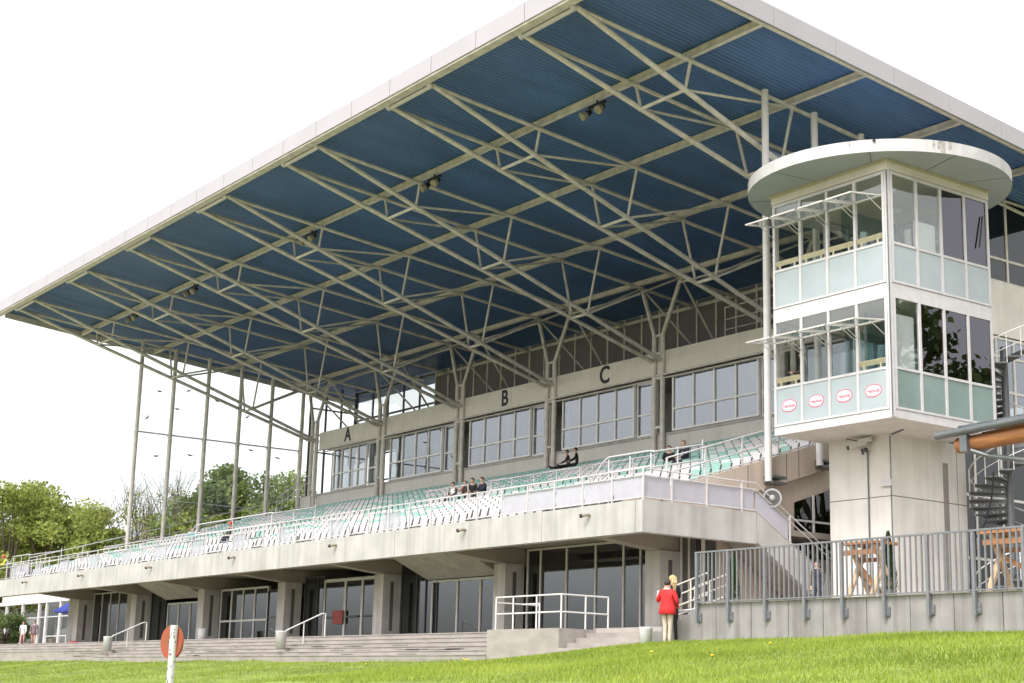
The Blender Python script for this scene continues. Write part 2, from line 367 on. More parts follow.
# rooms behind the glass
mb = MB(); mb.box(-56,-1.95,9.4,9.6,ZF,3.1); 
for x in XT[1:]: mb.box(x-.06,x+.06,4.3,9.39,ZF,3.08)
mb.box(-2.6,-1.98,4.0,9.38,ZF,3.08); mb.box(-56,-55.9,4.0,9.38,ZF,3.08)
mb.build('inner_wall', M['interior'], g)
MB().box(-2.2,-1.9,4.05,4.12,.6,2.0).build('door_slot', M['interior'], g)
# end glass by the terrace steps
glazing(g, 0, 0, 4.02, ZF, 3.05, [-2.68,-2.3,-1.65],[3.02], M['offwhite'], M['g_front'], .08, 'shopfront')
# raked seating tier: 18 risers
ROWS = 18; PITCH = .95; SL = .3085
def row_y(r): return .78+PITCH*r
def row_z(r): return ZD-.32+SL*PITCH*r
mb = MB()
for r in range(ROWS):
    y0 = .36 if r == 0 else row_y(r)-.45; mb.box(-62.2, -1.96, y0, row_y(r)+.55, row_z(r)-.5, row_z(r)-.004*(r % 2))
mb.box(-62.2,-1.96,row_y(ROWS-1)+.5,18.9,row_z(ROWS-1)-.3,row_z(ROWS-1)+.1); mb.build('seating_tier', M['concrete'], g)
def sw(y): return 4.7+.3195*(y-3.49)
mb = MB(); mb.prism([(-1.75,.35,ZD+.01),(-1.75,5.4,ZD+.01),(-1.75,5.4,sw(5.4)-1.0),(-1.75,18.6,sw(18.6)-1.0),(-1.75,18.6,sw(18.6)),(-1.75,.35,sw(.35))], (-.2,0,0)); mb.build('side_wall', M['tan'], g)
mb = MB(); mb.box(-1.70,-1.62,2.2,2.22,ZD,4.6)
for y in (6.15,8.0,8.6): mb.box(-1.752,-1.742,y,y+.02,sw(y)-.95,sw(y)-.02)
mb.build('wall_joint', M['seam'], g)
mb = MB(); mb.prism([(-1.9,4.86,ZF),(-1.9,18.6,ZF),(-1.9,18.6,sw(18.6)-1.01),(-1.9,5.5,sw(5.5)-1.01),(-1.9,4.86,sw(5.4)-1.01)], (-.15,0,0)); mb.build('lower_side_wall', M['tan'], g)
mb = MB(); mb.prism([(-1.86,8.5,2.6),(-1.86,11.4,2.6),(-1.86,11.4,5.45),(-1.86,8.5,4.5)], (-.03,0,0)); f = mb.build('side_window', M['g_dark'], g)
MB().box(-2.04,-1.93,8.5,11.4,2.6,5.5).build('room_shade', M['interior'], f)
mb = MB(); mb.box(-1.85,-1.8,9.35,9.42,2.6,4.85); mb.box(-1.855,-1.805,8.5,11.4,3.85,3.92); mb.build('window_frame', M['offwhite'], f)
# upper floor: wall, lettered beam, box windows between the twin columns
YC = 18.73
MB().box(-55.4,-1.95,YC-.05,YC+.2,8.4,10.3).build('upper_wall', M['wall_back'], g)
MB().box(-55.4,-1.95,YC-.1,YC-.055,10.18,10.30).build('wall_capping', M['concrete_pale'], g)
MB().box(-55.4,-1.95,YC+.25,22.3,9.7,9.9).build('upper_floor', M['interior_mid'], g)
bm_ = MB().box(-55.2,-1.95,YC-.12,YC+.1,13.24,14.4).build('lettered_beam', M['beam_paint'], g)
MB().box(-55.2,-1.95,YC+.12,22.3,13.3,13.5).build('upper_ceiling', M['interior_mid'], g)
MB().box(-55.2,-1.95,YC+.12,22.3,14.1,14.3).build('roof_walkway', M['beam_paint'], g)
mb = MB(); mb.path([(-55.0,YC-.3,13.16),(-1.96,YC-.3,13.16)],.05); mb.path([(-55.0,YC-.22,13.0),(-1.96,YC-.22,13.0)],.035); mb.build('pipe_run', M['steel'], bm_)
def text_mesh(txt, size, depth, m, name, parent, loc, rot, bold=0.0, sx=1.):
    c = bpy.data.curves.new(name, 'FONT'); c.body = txt; c.size = size; c.extrude = depth; c.align_x = 'CENTER'; c.align_y = 'CENTER'; c.offset = bold
    o = bpy.data.objects.new(name, c); COL.objects.link(o); dg = bpy.context.evaluated_depsgraph_get()
    me = bpy.data.meshes.new_from_object(o.evaluated_get(dg)); bpy.data.objects.remove(o); bpy.data.curves.remove(c)
    mx = Matrix.Translation(Vector(loc)-ORG[parent]) @ Matrix.Rotation(rot[2],4,'Z') @ Matrix.Rotation(rot[0],4,'X') @ Matrix.Diagonal((sx,1,1,1))
    me.transform(mx); me.materials.clear(); me.materials.append(m)
    o = bpy.data.objects.new(name, me); COL.objects.link(o); o.parent = parent; ORG[o] = ORG[parent]; return o
for ch, x in (('A',-51.38),('B',-33.8),('C',-24.93)):
    MB().box(x-.62,x+.62,YC-.135,YC-.121,13.32,14.36).build('letter_plate', M['beam_paint'], bm_)
    text_mesh(ch, 1.25, .008, M['letter'], 'letter', bm_, (x,YC-.15,13.82), (R(90),0,0), .028, .95)
for k in range(7):
    xl = XT[k] if k < 7 else 0
    if k == 6: continue
    xa = XT[k+1]+.92 if k < 5 else XT[k+1]+2.6
    xb = XT[k+1]+6.75
    n = 5
    xs_ = [xa+(xb-xa)*i/4 for i in range(5)]
    f = glazing(g, xa, xb, YC-.02, 10.34, 13.06, xs_, [10.38,11.42,13.02], M['frame_bright'], M['g_box'], .085, 'box_window', .14)
    for i in range(4):
        if random.random() < .75:
            w_ = random.uniform(.35,1.); x0_ = xs_[i]+.06+random.choice([0,(1-w_)])*1.3; MB().box(x0_, x0_+1.3*w_, YC+.32+i*.003, YC+.34+i*.003, 10.0 if w_ < .6 else random.uniform(11.2,12.3), 13.1).build('reflection_panel', M[random.choice(['blind','interior_mid','panel','interior_mid'])], f)  # added panels behind the glass imitate uneven pale sky reflection
    f2 = glazing(g, xb, XT[k]-.5, YC+.14, 10.34, 13.06, [xb+.1, XT[k]-.45], [10.38,11.42,13.02], M['frame_bright'], M['g_box'], .085, 'recessed_window', .1)
    if k == 5:
        mb = MB(); mb.box(XT[6]+.55,XT[6]+.63,YC+.9,YC+.98,9.9,13.2); mb.bar((XT[6]+.6,YC+.9,10.4),(xa,YC,10.4),.08,.1); mb.bar((XT[6]+.6,YC+.9,13.0),(xa,YC,13.0),.08,.1); mb.bar((XT[6]+.6,YC+.9,11.4),(xa,YC,11.4),.06,.06)
        mb.build('corner_window', M['offwhite'], g)
        mb = MB(); mb.prism([(XT[6]+.6,YC+.92,10.4),(xa,YC+.02,10.4),(xa,YC+.02,13.0),(XT[6]+.6,YC+.92,13.0)], (.01,.01,0)); mb.build('pane', M['g_clear'], g.children[-1])
MB().box(-46.9,-1.95,22.25,22.4,9.9,13.3).build('room_back_wall', M['interior_mid'], g)
glazing(g, 0, 0, 22.3, 9.9, 13.28, [-55.3,-53.6,-52,-50.3,-48.6,-46.95],[10.0,11.4,13.2], M['dark_metal'], M['g_clear'], .09, 'rear_window')
mb = MB()
for x in XT[1:6]: mb.box(x-.1,x+.1,YC+1.0,22.2,9.9,13.29)
mb.build('partition_wall', M['interior_mid'], g)
mb = MB()                                      # chairs, counters and a wall screen inside the boxes
for k in range(5):
    for j in range(5):
        x = XT[k+1]+1.4+j*1.2+random.uniform(-.2,.2); y = YC+.9+random.random()*.9
        mb.box(x-.25,x+.25,y-.25,y+.25,10.3,10.36); mb.box(x-.25,x+.25,y+.22,y+.28,10.36,10.95); mb.tube((x,y,9.9),(x,y,10.3),.04)
mb.build('box_furniture', M['screen'], g)
# rear wall between walkway and roof sheet
ROOF0 = 20.36
def zr(y): return ROOF0-.0965*(y+2.15)
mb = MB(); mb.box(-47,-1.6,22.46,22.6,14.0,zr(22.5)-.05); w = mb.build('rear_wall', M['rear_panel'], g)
mb = MB()
x = -47.0
while x < -1.7: mb.box(x-.05,x+.05,22.38,22.455,14.3,zr(22.5)-.06); x += 1.463
mb.box(-47,-1.6,22.36,22.376,17.55,17.72); mb.box(-47,-1.6,22.36,22.376,14.6,14.72); mb.build('mullion', M['steel'], w)
f = glazing(g, 0, 0, 22.5, 14.2, zr(22.5)-.05, [-57.2,-55.0,-53.0,-51,-49,-47.05],[14.3,15.9,17.8], M['dark_metal'], M['g_pale'], .12, 'rear_window')
# left gable: clerestory next to the glass screen
XG = -57.24
mb = MB()
for y in (18.9,20.1,21.3,22.4): mb.box(XG-.06,XG+.06,y-.06,y+.06,9.8,zr(y)-.1)
for z in (10.3,13.4,14.6,16.4): mb.box(XG-.05,XG+.05,18.97,22.33,z-.05,z+.05)
f = mb.build('gable_window', M['dark_metal'], g)
MB().box(XG-.006,XG+.006,18.9,22.4,9.8,17.6).build('pane', M['g_clear'], f)
mb = MB(); mb.box(XG-.1,XG+1.6,18.4,18.6,7.5,10.2); mb.box(-57.3,-55.42,18.62,22.4,9.5,9.75); mb.build('landing', M['wall_back'], g)
mb = MB()
for i in range(7): mb.tube((XG+.3+.15*i, 16.6+.32*i, 8.9+.28*i),(XG+.3+.15*i,16.6+.32*i,10.0+.28*i),.025)
mb.path([(XG+.3,16.6,10.0),(XG+1.2,18.5,11.7)],.03); mb.path([(XG+.3,16.6,9.5),(XG+1.2,18.5,11.2)],.03); mb.build('stair_rail', M['steel_white'], g)
# rear end wall beside the tower
XE = -1.5
MB().box(XE-.25,XE,18.75,24.0,12.15,14.35).build('gable_band', M['cream'], g)
glazing_y = []
def glazing_x(parent, x, y0, y1, z0, z1, ys, zs, fr, gl, fw=.09, name='window'):
    mb = MB()
    for y in ys: mb.box(x-.05,x+.05,y-fw/2,y+fw/2,z0,z1)
    for z in zs:
        for a, b in zip(ys[:-1], ys[1:]): mb.box(x-.046,x+.046,a+fw/2+.001,b-fw/2-.001,z-fw/2,z+fw/2)
    f = mb.build(name, fr, parent)
    mb = MB()
    for a, b in zip(ys[:-1], ys[1:]): mb.box(x-.006,x+.006,a+fw/2-.01,b-fw/2+.01,z0+.01,z1-.01)
    mb.build('pane', gl, f); return f
glazing_x(g, XE-.1, 0, 0, 14.36, 18.0, [18.8,20.55,22.0,23.7],[14.4,15.35,17.9], M['steel'], M['g_dark'], .1, 'gable_window')
glazing_x(g, XE-.1, 0, 0, 8.6, 12.1, [18.8,19.6,20.7,22.2,23.7],[8.65,9.9,11.3,12.05], M['offwhite'], M['g_box'], .1, 'gable_window')
glazing_x(g, XE-.1, 0, 0, ZF, 8.55, [11.6,13.2,14.8,16.4,18,19.6,21.2,22.8,23.7],[ZF+.05,3.2,5.6,8.5], M['offwhite'], M['g_dark'], .1, 'gable_window')
MB().box(-1.95,XE,23.72,24.0,ZF,18).build('corner_pier', M['cream'], g)
MB().box(-56,-1.96,23.9,24.1,ZF,9.6).build('back_wall', M['wall_back'], g)
mb = MB(); mb.path([(-16.94,19.5,14.42),(-16.94,19.5,16.1),(-2,19.5,16.1)],.03); mb.path([(-16.94,19.5,15.5),(-2,19.5,15.5)],.025); mb.path([(-16.94,19.5,15.0),(-2,19.5,15.0)],.02)
for x in (-14.5,-12,-9.5,-7): mb.tube((x,19.5,14.3),(x,19.5,16.1),.025)
mb.build('walkway_rail', M['steel'], g)
# ------------------------------------------------------------------ roof
ys_, prof = (-2.2, 24.3), []
x = XL+.02; p_ = .21; mb = MB(); vs = []; 
while x < XR-.05:
    for dx, dz in ((0,0),(.08,0),(.105,.028),(.185,.028)): vs.append((min(x+dx,XR-.03), dz))
    x += p_
n = len(vs); V = [(a, -2.15, zr(-2.15)+b) for a, b in vs]+[(a, 24.3, zr(24.3)+b) for a, b in vs]+[(a, -2.15, zr(-2.15)+b+.12) for a, b in vs]+[(a, 24.3, zr(24.3)+b+.12) for a, b in vs]
mb.add(V, [(i, n+i, n+i+1, i+1) for i in range(n-1)]+[(2*n+i, 2*n+i+1, 3*n+i+1, 3*n+i) for i in range(n-1)]+[(0,2*n,3*n,n),(n-1,2*n-1,4*n-1,3*n-1)])
rf = mb.build('roof', M['blue'], g)
for i in range(21):
    a, b = XR-2.93*i-.016, max(XR-2.93*(i+1)+.016, XL)
    MB().box(b, a, -2.26, -2.20, 20.04, 20.74).build('fascia_panel', M['fascia'], rf)
for i in range(9):
    y0, y1 = -2.262+2.95*i+(.0 if i == 0 else .008), -2.262+2.95*(i+1)-.008
    mb = MB(); zb = lambda y: zr(y)-.31
    mb.prism([(XR+.0,y0,zb(y0)),(XR,y1,zb(y1)),(XR,y1,zb(y1)+.69),(XR,y0,zb(y0)+.69)], (.06,0,0)); mb.build('fascia_panel', M['fascia'], rf)
mb = MB(); mb.box(XL,XR-.05,-2.195,-2.17,20.06,20.70); mb.prism([(XR-.03,-2.16,20.05),(XR-.03,24.2,17.55),(XR-.03,24.2,18.1),(XR-.03,-2.16,20.66)],(.025,0,0)); mb.build('seam_backing', M['seam'], rf)
mb = MB(); mb.box(XL, XR-.04, -2.2, -1.84, 19.96, 20.055); mb.build('eave_beam', M['steel'], rf)
mb = MB(); mb.prism([(XR-.16,-1.6,zr(-1.6)-.36),(XR-.16,24.2,zr(24.2)-.36),(XR-.16,24.2,zr(24.2)-.25),(XR-.16,-1.6,zr(-1.6)-.25)],(.125,0,0))
mb.build('verge_beam', M['steel'], rf); mb = MB(); mb.prism([(XL+.03,-1.6,zr(-1.6)-.36),(XL+.03,24.2,zr(24.2)-.36),(XL+.03,24.2,zr(24.2)-.02),(XL+.03,-1.6,zr(-1.6)-.02)],(.12,0,0)); mb.build('verge_beam', M['steel'], rf)
for y in (3.41,8.4,13.55,18.68):
    z = zr(y)-.01; mb = MB(); mb.box(XL+.16,XR-.17,y-.09,y+.09,z-.265,z-.24); mb.box(XL+.16,XR-.17,y-.02,y+.02,z-.24,z-.04); mb.box(XL+.16,XR-.17,y-.09,y+.09,z-.04,z-.012); mb.build('purlin', M['steel'], rf)
# floodlights below the first purlin
for x in (-6.8,-18.0,-29.0,-42.6,-51.0):
    mb = MB(); z = zr(3.4)-.45
    mb.bar((x-.5,3.4,z),(x+.5,3.4,z),.08,.1,1); mb.tube((x,3.4,z+.2),(x,3.4,z-.35),.04,m=1)
    for s in (-.42,.42):
        c = Vector((x+s,3.25,z-.28)); d = Vector((s*.5,-.75,-.6)).normalized()
        mb.tube(c-d*.2,c+d*.06,.08,.16,10,1); mb.tube(c+d*.06,c+d*.26,.16,.17,10,0); mb.tube(c+d*.255,c+d*.265,.14,.14,10,0)
    mb.build('floodlight', [M['spot'],M['black']], rf)
# trusses
def upz(y): return 19.96-.1005*(y+1.69)
def loz(y): return 20.0-.303*(y+1.69)
def hw(y): return 1.47-(1.47-.30)*(y+1.69)/(18.68+1.69)
JY = (3.41,8.4,13.55)
for k, x in enumerate(XT):
    mb = MB()
    for s in (-1,1): mb.tube((x+s*1.47,-1.69,upz(-1.69)),(x+s*1.47,22.4,upz(22.4)),.085,n=10)
    t = mb.build('truss', M['steel'], g)
    MB().tube((x-1.62,-1.69,19.95),(x+1.5,-1.69,19.95),.10,n=10).build('front_tie', M['white'], t)
    for s in (-1,1): MB().ball((x+s*1.47-.02,-1.76,19.95),.13,2).build('node_cap', M['white'], t)
    for s in (-1,1):
        MB().tube((x+s*1.47,-1.69,loz(-1.69)),(x+s*.3,18.68,loz(18.68)),.102,n=10).build('lower_chord', M['steel'], t)
    for y in JY:
        h = hw(y); mb = MB()
        mb.tube((x-h-.12,y,loz(y)),(x+h,y,loz(y)),.07)
        for s in (-1,1): mb.tube((x+s*1.47,y,upz(y)),(x+s*h,y,loz(y)),.06); mb.bar((x+s*1.47,y-.1,upz(y)+.1),(x+s*1.47,y+.1,upz(y)+.1),.16,.04)
        mb.build('strut', M['steel'], t)
    mb = MB()
    for y, y2 in zip(JY, JY[1:]+(18.68,)):
        for s in (-1,1): mb.tube((x+s*hw(y),y,loz(y)),(x+s*1.47,y2,upz(y2)),.055)
    for s in (-1,1): mb.tube((x+s*1.47,18.68,upz(18.68)),(x+s*.6,22.3,14.5),.06)
    mb.build('brace', M['steel'], t)
    if k < 6: MB().tube((x-1.47,18.68,upz(18.68)-.25),(x-8.78+1.47,18.68,upz(18.68)-.25),.055).build('long_tie', M['steel'], t)
    if k:
        mb = MB()
        for s in (-1,1):
            mb.tube((x+s*.31,YC-.2,8.6),(x+s*.31,YC-.2,15.25),.135,n=12); mb.tube((x+s*.31,YC-.2,15.2),(x+s*1.47,18.68,upz(18.68)),.11,n=10)
        for z in (10.6,13.1,14.3,15.2): mb.box(x-.3,x+.3,YC-.24,YC-.16,z-.06,z+.06)
        mb.build('twin_column', M['steel'], g)
# end glass screens
def screen(X, ys, zb, name):
    f = None
    for y in ys:
        p = MB().tube((X,y,zb(y)),(X,y,upz(y)+.1),.13,n=12).build('screen_post', M['steel_white'] if X > -10 else M['steel'], g)
        if X < -10:
            mb = MB(); mb.box(X-.35,X-.1,y-.05,y+.05,13.2,13.34); mb.tube((X-.3,y,zb(y)),(X-.3,y,14.2),.02); mb.build('post_bracket', M['steel'], p)
    for a, b in zip(ys[:-1], ys[1:]):
        z0 = zb(a)+.9 if X < -10 else 14.9
        mb = MB(); mb.prism([(X+.0,a+.14,z0),(X,b-.14,z0+(b-a)*.38 if X < -10 else z0),(X,b-.14,upz(b)-.1),(X,a+.14,upz(a)-.1)],(.012,0,0)); mb.build('screen_pane', M['g_clear'], g)
    return f
tz = lambda y: 3.75+.30*y
GY = (6.55,8.85,11.25,13.62,15.94,18.3)
screen(XG, GY, tz, 'left'); screen(-1.49, (6.87,9.39,11.9,14.4,16.9), lambda y: sw(y)-.75, 'right')
mb = MB(); mb.tube((XG,6.4,13.34),(XG,18.3,13.34),.05)
mb.build('screen_transom', M['steel'], g)
MB().tube((XG,6.4,9.15),(XG,18.3,9.15),.02).build('screen_transom', M['steel_white'], g)
for (y, z) in ((7.9,16.1),(7.2,14.3),(9.9,16.4),(9.2,15.1),(8.0,11.9),(10.3,12.2),(11.9,16.0),(12.35,16.0),(14.2,15.2),(16.2,15.2),(17.1,14.7),(14.6,13.0),(16.6,12.7),(12.1,10.6)):
    mb = MB(); a = random.uniform(-.5,.9); c, s_ = math.cos(a), math.sin(a)
    def q(u, v): return (XG+.02, y+u*c-v*s_, z+u*s_+v*c)
    mb.prism([q(-.24,.0),q(-.08,-.05),q(.05,-.06),q(.25,.05),q(.06,.03),q(-.05,.05)], (.004,0,0)); mb.build('bird_silhouette', M['black'], g)
# brackets that tie the right hand screen posts to the side wall
for y in (6.87,9.39):
    mb = MB(); mb.box(-1.74,-1.3,y+.02,y+.7,sw(y)-.62,sw(y)-.54); mb.box(-1.74,-1.3,y+.02,y+.7,sw(y)-.82,sw(y)-.74); mb.build('post_bracket', M['zinc'], g)
# spot lamps on the front beam
for x in (-2.68,-9.73,-18.99,-28.2,-37.55,-46.84,-55.93):
    mb = MB(); mb.tube((x+.1,-.005,3.37),(x+.1,-.12,3.36),.05,m=0); mb.tube((x+.10,-.12,3.37),(x-.02,-.20,3.345),.045,.05,10); mb.tube((x-.02,-.20,3.345),(x-.09,-.245,3.33),.062,.066,12,1)
    mb.build('beam_spotlight', [M['spot'],M['black']], g)
# ------------------------------------------------------------------ observation tower
T = thing('observation_tower', 'square white observation tower with glazed upper rooms and a round flat canopy', 'tower', (2.9,7.7,0))
X0, X1, Y0, Y1 = .45, 5.42, 5.23, 10.15
mb = MB(); mb.box(.72,3.38,7.48,11.12,0,4.18); mb.box(.72,3.38,7.48,11.12,4.21,6.18); sh = mb.build('shaft', M['cream'], T)
sj = mat('shaft_joint', (.25,.225,.20), .9)
for bx_ in ((.75,3.35,7.51,11.09,4.17,4.22),(3.381,3.386,9.95,10.22,1.3,5.5),(3.381,3.384,10.66,10.69,0,6.1)): MB().box(*bx_).build('shaft_joint', sj, sh)
mb = MB(); mb.tube((2.42,7.44,0),(2.42,7.44,5.8),.025); mb.tube((3.36,7.44,2.6),(3.36,7.44,6.1),.018); mb.tube((1.75,7.2,6.15),(2.42,7.44,6.0),.02); mb.tube((3.4,7.5,6.15),(4.2,7.1,6.16),.025)
mb.build('cable_conduit', M['zinc'], sh)
mb = MB(); mb.box(3.0,3.42,7.36,7.47,4.5,4.72); mb.build('wall_box', M['white'], sh)
t = thing('wall_camera', 'white security camera on a bracket high on the cream tower shaft', 'camera', (2.4,7.35,5.8))
mb = MB(); mb.box(2.3,2.5,7.33,7.47,5.72,5.95); mb.bar((1.95,7.15,5.85),(2.55,7.32,6.0),.16,.15); mb.bar((2.3,7.15,5.98),(2.75,7.3,6.06),.15,.13); mb.build('housing', M['offwhite'], t)
mb = MB(); mb.tube((1.93,7.14,5.845),(1.86,7.12,5.83),.07); mb.ball((2.52,7.25,5.72),.09); mb.tube((2.36,7.3,5.6),(2.4,7.2,5.75),.04); mb.build('lens', M['dark_metal'], t)
def storey(zb, zp, zw, zt, first):
    # floor slab, bands, panels, frames, glass
    MB().box(X0+.02,X1-.02,Y0+.03,Y1-.09,zb,zb+(.85 if first else .24)).build('floor_slab', M['cream'] if first else M['interior_mid'], T)
    mb = MB(); mb.box(X0,X1,Y0,Y0+.02,zb,zp-.05); mb.box(X1-.02,X1,Y0+.021,Y1,zb,zp-.05); mb.box(X0,X0+.02,Y0+.021,Y1-.001,zb,zp-.05); mb.box(X0+.021,X1-.021,Y1-.02,Y1,zb,zp-.05)
    mb.build('floor_band', M['white'], T)
    zs = zp+1.24
    xs = [X0+.08+(X1-X0-.24)*i/4 for i in range(5)]; ys = [Y0+.16+(Y1-Y0-.24)*i/4 for i in range(5)]
    fm = MB()
    for x in xs: fm.box(x-.05,x+.05,Y0-.03,Y0+.06,zp-.04,zt)
    for y in ys: fm.box(X1-.06,X1+.03,y-.05,y+.05,zp-.04,zt)
    for z, w in ((zp,.07),(zs,.08),(zt-.05,.10)):
        for a, b in zip(xs[:-1], xs[1:]): fm.box(a+.051,b-.051,Y0-.025,Y0+.055,z-w/2,z+w/2)
        for a, b in zip(ys[:-1], ys[1:]): fm.box(X1-.055,X1+.025,a+.051,b-.051,z-w/2,z+w/2)
    for a, b in zip(xs[:-1], xs[1:]): fm.box(a+.051,b-.051,Y0-.015,Y0+.045,zt-.82,zt-.76)
    fr = fm.build('window_frame', M['white'], T)
    # back and far side framing
    bmb = MB()
    for x in xs: bmb.box(x-.05,x+.05,Y1-.08,Y1,zb+.24,zt)
    for y in ys[:-1]: bmb.box(X0,X0+.08,y-.05,y+.05,zb+.24,zt)
    for z in (zb+.3, zs, zt-.05):
        bmb.box(xs[0]+.06,xs[-1]-.06,Y1-.075,Y1-.01,z-.04,z+.04); bmb.box(X0+.01,X0+.07,ys[0]+.06,ys[3]-.06,z-.04,z+.04)
    rfm = bmb.build('rear_frame', M['white'], T)
    mb = MB(); mb.box(xs[0]+.05,xs[-1],Y1-.05,Y1-.04,zs,zt-.1); mb.box(X0+.03,X0+.04,ys[0],ys[-2],zs,zt-.1); mb.build('rear_pane', M['g_pale'], rfm)
    MB().box(xs[0]+.05,xs[-1],Y1-.055,Y1-.035,zb+.24,zs-.05).build('rear_panel', M['panel'], rfm)
    MB().box(X0+.025,X0+.045,ys[0],ys[-1],zb+.24,zs-.05).build('rear_panel', M['panel'], rfm)
    MB().box(xs[3]+.05,xs[-1]-.05,Y1-.5,Y1-.42,zb+.24,zt-.1).build('inner_partition', M['interior_mid'], T)
    for i in range(4):
        p = MB().box(xs[i]+.052,xs[i+1]-.052,Y0+.0,Y0+.02,zp+.036,zs-.041).build('spandrel_panel', M['panel'], T)
        if first:
            cx = (xs[i]+xs[i+1])/2; cz = zp+.60
            e = MB(); pr = []
            for (rx, rz, y) in ((.335,.205,Y0-.008),(.30,.17,Y0-.012)):
                n = 32; pts = [(cx+rx*math.cos(2*math.pi*j/n), y, cz+rz*math.sin(2*math.pi*j/n)) for j in range(n)]
                e.prism(pts, (0,.006,0), 0 if rx > .32 else 1)
            e.build('logo_plate', [M['logo_red'],M['logo_white']], p)
            text_mesh('Henkel', .185, .002, M['logo_red'], 'logo_text', p, (cx,Y0-.016,cz-.005), (R(90),0,0), .004)
        MB().box(X1-.03,X1-.005,ys[i]+.052,ys[i+1]-.052,zp+.036,zs-.041).build('spandrel_panel', M['panel_side'] if first else M['panel'], T)
        # fixed upper lights on the front, full panes on the side
        MB().box(xs[i]+.052,xs[i+1]-.052,Y0+.01,Y0+.02,zt-.755,zt-.101).build('upper_light', M['g_pale'], T)
        gm = M['g_pale'] if (i == 0 or (i == 1 and not first)) else M['g_side']
        pn = MB().box(X1-.025,X1-.012,ys[i]+.052,ys[i+1]-.052,zs+.041,zt-.101).build('side_pane', gm, T)
        if gm is M['g_pale'] and (first or i == 1): MB().box(X1-.2,X1-.17,ys[i]+.08,ys[i+1]-.08,zs+.05,zs+(1.75 if first else 1.0)).build('roller_blind', M['blind'], pn)
    # top hung vents standing open
    dz = .17
    for i in range(4):
        a, b = xs[i]+.06, xs[i+1]-.06; h, o = (Y0-.05, zt-.79), (Y0-1.38, zt-.79-dz)
        mb = MB(); 
        for x in (a+.025, b-.025): mb.bar((x,h[0],h[1]),(x,o[0],o[1]),.05,.045)
        mb.bar((a,o[0],o[1]),(b,o[0],o[1]),.05,.045); mb.bar((a,h[0],h[1]),(b,h[0],h[1]),.045,.05)
        v = mb.build('vent_sash', M['offwhite'], T)
        mb = MB(); mb.prism([(a+.03,h[0],h[1]-.004),(b-.03,h[0],h[1]-.004),(b-.03,o[0],o[1]-.004),(a+.03,o[0],o[1]-.004)], (0,0,.01)); mb.build('pane', M['g_pale'], v)
        for x in (a+.02, b-.02): MB().tube((x,Y0-.02,zt-1.25),(x,Y0-.75,h[1]-.09),.014).build('stay', M['offwhite'], v)
        if not first or i in (0,3):
            mb = MB(); mb.bar((a+.01,Y0-.02,zs+.24),(b-.01,Y0-.02,zs+.24),.05,.16,up=(0,-.5,.9))
            for x in (a+.2,b-.2): mb.bar((x,Y0+.0,zs+.04),(x,Y0+.0,zs+.24),.05,.05)
            mb.build('tilting_ledge', M['ochre'], T)
    mb = MB()
    for cx, cy in ((1.5,6.8),(4.2,6.8),(2.9,8.6)): mb.lathe([(.0,-.10),(.14,-.08),(.2,-.02),(.2,0)], (cx,cy,zt-.02), 16)
    mb.build('ceiling_lamp', M['blind'], T)
storey(6.18, 6.49, 10.02, 10.02, True)
storey(10.02, 10.44, 14.0, 14.0, False)
mb = MB(); mb.box(X1-.09,X1+.03,Y0-.03,Y0+.09,6.2,14.02); mb.build('corner_post', M['white'], T)
mb = MB(); mb.box(X1-.02,X1+.036,Y0-.036,Y0-.031,6.22,14.0); mb.build('corner_gasket', M['zinc'], T)
mb = MB(); mb.box(X0+.05,X1-.05,Y0+.05,Y1-.05,14.001,14.1); mb.build('ceiling_slab', M['interior_mid'], T)
mb = MB(); mb.box(X0-.01,X1+.04,Y0-.04,Y0+.1,14.02,14.32); mb.box(X1-.1,X1+.041,Y0+.101,Y1,14.02,14.32); mb.box(X0-.01,X0+.1,Y0+.101,Y1,14.02,14.32); mb.box(X0+.101,X1-.101,Y1-.1,Y1,14.02,14.32); hd = mb.build('head_band', M['beam_paint'], T)
mb = MB(); mb.box(X0-.06,X1+.09,Y0-.09,Y0-.041,14.26,14.345); mb.box(X1+.042,X1+.09,Y0-.04,Y1+.05,14.26,14.345); mb.build('head_trim', M['ochre'], hd)
CX, CY, CR = 2.88, 7.72, 4.29
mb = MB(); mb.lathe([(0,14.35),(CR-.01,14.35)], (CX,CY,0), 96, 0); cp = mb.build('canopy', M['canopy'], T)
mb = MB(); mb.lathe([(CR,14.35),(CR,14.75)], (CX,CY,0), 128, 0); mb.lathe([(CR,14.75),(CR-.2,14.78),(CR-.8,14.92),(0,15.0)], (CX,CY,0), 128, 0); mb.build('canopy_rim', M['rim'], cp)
for a0, w_, dz in ((-22,3.5,.42),(-18,1.6,.3),(-128,1.2,.3),(-25.5,1.0,.36),(-60,.8,.2),(-150,1.5,.25)):
    mb = MB(); pts = [(CX+(CR+.003)*math.cos(R(a0+w_*t)), CY+(CR+.003)*math.sin(R(a0+w_*t))) for t in (-.5,-.25,0,.25,.5)]
    hh = [dz*random.uniform(.5,1) for _ in pts]
    for i in range(4): mb.add([(*pts[i],14.745),(*pts[i+1],14.745),(*pts[i+1],14.745-hh[i+1]),(*pts[i],14.745-hh[i])], [(0,1,2,3)])
    mb.build('rim_stain', mat('rim_stain', (.37,.35,.325), .9, var=.3, scale=9), cp)
mb = MB()
for a in (-98,-52,-142,-15,25,-190): 
    c, s_ = math.cos(R(a)), math.sin(R(a)); mb.bar((CX+c*2.3,CY+s_*2.3,14.347),(CX+c*(CR-.03),CY+s_*(CR-.03),14.347),.035,.004)
mb.build('soffit_joint', M['zinc'], cp)
